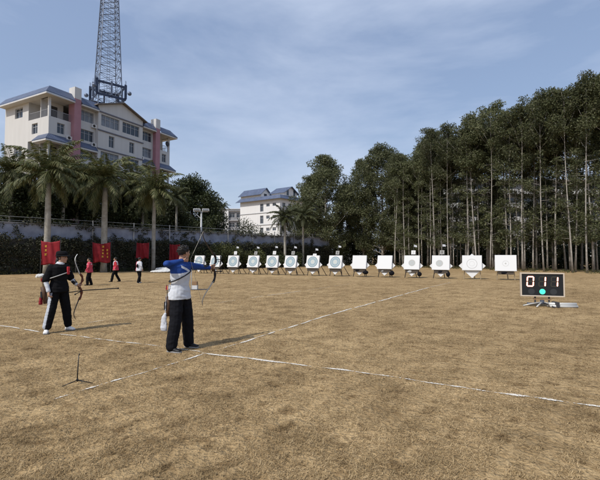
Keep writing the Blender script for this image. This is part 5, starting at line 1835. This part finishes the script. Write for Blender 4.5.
# ---- three people walking along the wall
def walker(px, py, hgt, rz, label, mats, fn, stride, seed, bag=None, face=(1,0,0), arms=(0,0)):
    p = gnd(px, py); s = hgt/1.72
    t = thing('person', label, 'person', p, rz, 'people walking along the foot of the wall')
    f = lambda x, y, z: (x*s, y*s, z*s)
    J = dict(pelvis=f(0,0,.92), chest=f(.01,0,1.22), neck=f(.02,0,1.45), head=f(.05,0,1.60),
             shL=f(.01,.17,1.39), elL=f(-.02+arms[0],.27,1.14), wrL=f(.10+arms[0]*1.6,.25,.93), shR=f(.01,-.17,1.39), elR=f(-.04+arms[1],-.27,1.14), wrR=f(.06+arms[1]*1.6,-.25,.92),
             hpL=f(0,.085,.89), hpR=f(0,-.085,.89), knL=f(.06+stride*.45,.09,.50), knR=f(.05-stride*.30,-.09,.49), anL=f(stride,.09,.085), anR=f(-stride,-.09,.10 if stride > .1 else .085))
    J['anR'] = (J['anR'][0], J['anR'][1], .083*s); J['anL'] = (J['anL'][0], J['anL'][1], .083*s)
    o = dict(s=s, face=face, handL=((.2,0,-1),(0,-1,0),.5,1), handR=((.2,0,-1),(0,1,0),.5,-1), toeL=(1,.1,0), toeR=(1,-.1,0), trouser_mats=[M['black_cloth']],
             top_mats=[M[m] for m in mats], top_fn=fn, shoe='shoe_black', voxel=.013, tg=.030, sg=.066, long=True, seed=seed, hair_low=-.3)
    if bag == 'white_shoes': o['shoe'] = 'shoe_white'
    figure(t, J, o)
    return t, p, s
walker(90.2, 285.2, 1.44, R(200), 'person in a pinkish red jacket and dark trousers walking behind the resting bow', ['pink_cloth','red_cloth2','white_cloth'], lambda c: 1 if c.z > 1.06 and abs(c.y) < .05 else (2 if 1.10 < c.z < 1.14 and abs(c.y) < .16 and c.y > .07 else 0), .10, 31, arms=(.06,.0))
walker(116.2, 281.7, 1.46, R(196), 'person in a red and white top striding between the two right hand banners', ['red_cloth2','white_cloth','pink_cloth'], lambda c: 1 if (c.y > .05 and c.z > 1.0 and abs(c.y) < .15) else (2 if c.z < .93 else 0), .25, 32, arms=(-.06,.08))
w3, p3, s3 = walker(139.3, 282.9, 1.46, R(60), 'person in a pink and white top with a dark bag on the back', ['white_cloth','pink_cloth'], lambda c: 1 if c.y > .055 else 0, .13, 33, bag='white_shoes', arms=(.08,.02))
def backpack():
    m = MB(); m.ball((-.16,-.06,.985),(.055,.06,.11),12,8); m.tube([(-.13,-.06,1.08),(-.05,-.08,1.21),(.06,-.09,1.15)],.013,6)
    o = organic('shoulder_bag', m, .01, [M['black_cloth']], None, None, 1); o.location = p3; o.rotation_euler = (0,0,R(60))
    tag(o, 'small dark bag on the back of the walker in pink and white', 'bag')
backpack()

# ------------------------------------------------------------------ SMALL THINGS ON THE FIELD
def bow_stand():
    p = gnd(80.2, 382.5)
    t = thing('bow_stand', 'thin dark folding bow stand left standing on the grass in the foreground', 'bow stand', p, 0)
    MB().tube([(0,0,.04),(.0,.0,.10),(.012,.0,.355)],[.008,.007,.005],7).build('rod', M['carbon'], t, True)
    MB().ball((0,0,.052),(.014,.014,.022),8,6).build('hinge', M['carbon'], t, True)
    for d in ((-.125,-.10),(.17,.03),(.0,.15)):
        MB().tube([(0,0,.05),(d[0],d[1],.006)],[.006,.005],6).build('leg', M['carbon'], t, True)
    MB().tube([(.01,0,.345),(.022,0,.352),(.018,0,.372)],.0045,6).build('hook', M['carbon'], t, True)
bow_stand()
def field_post():
    p = gnd(195.5, 289.5)
    t = thing('range_marker', 'thin pole with a small brown and white box at its foot beyond the drawing archer', 'marker', p, 0)
    MB().tube([(-.17,0,0),(-.17,0,1.0)],.022,7).build('pole', M['pole'], t)
    MB().box((-.12,-.10,.02),(.12,.10,.20)).build('white_box', M['foam'], t, bevel=.01)
    MB().box((-.11,-.09,.203),(.11,.09,.38)).build('brown_box', M['brown_box'], t, bevel=.01)
    MB().box((-.18,-.16,.001),(.62,.22,.018)).build('shadow_sheet', M['dark_pole'], t)  # dark sheet standing in for the shadow right of pole and boxes
field_post()
def sacks():
    rng = random.Random(8)
    for i, (px, py, w_, d_, h_, lab) in enumerate(((160,272.6,.95,.5,.22,'white sack lying flat at the left end of the pile by the wall'),(166,272.4,1.0,.55,.30,'plump white sack at the right end of the pile by the wall'),(163,271.4,.85,.45,.42,'white sack lying on top at the back of the pile by the wall'))):
        p = gnd(px,py)
        m = MB(); m.ball((0,0,h_*.45),(w_,d_,h_*.55),16,8)
        o = organic('white_sack', m, .03, [M['white_bag']], None, None, 2, wrinkle=.025, floor=True)
        o.location = p; o.rotation_euler = (0,0,rng.uniform(-.3,.3)); tag(o, lab, 'sack', 'white sacks by the wall')
    p = gnd(40.8, 277.5); m = MB(); m.ball((0,0,.10),(.30,.24,.17),14,8); m.ball((.14,.03,.2),(.13,.12,.09),12,8)
    o = organic('white_sack', m, .025, [M['white_bag']], None, None, 1, wrinkle=.035, floor=True); o.location = p
    tag(o, 'lone white sack on the grass at the far left behind the archer in black', 'sack')
sacks()
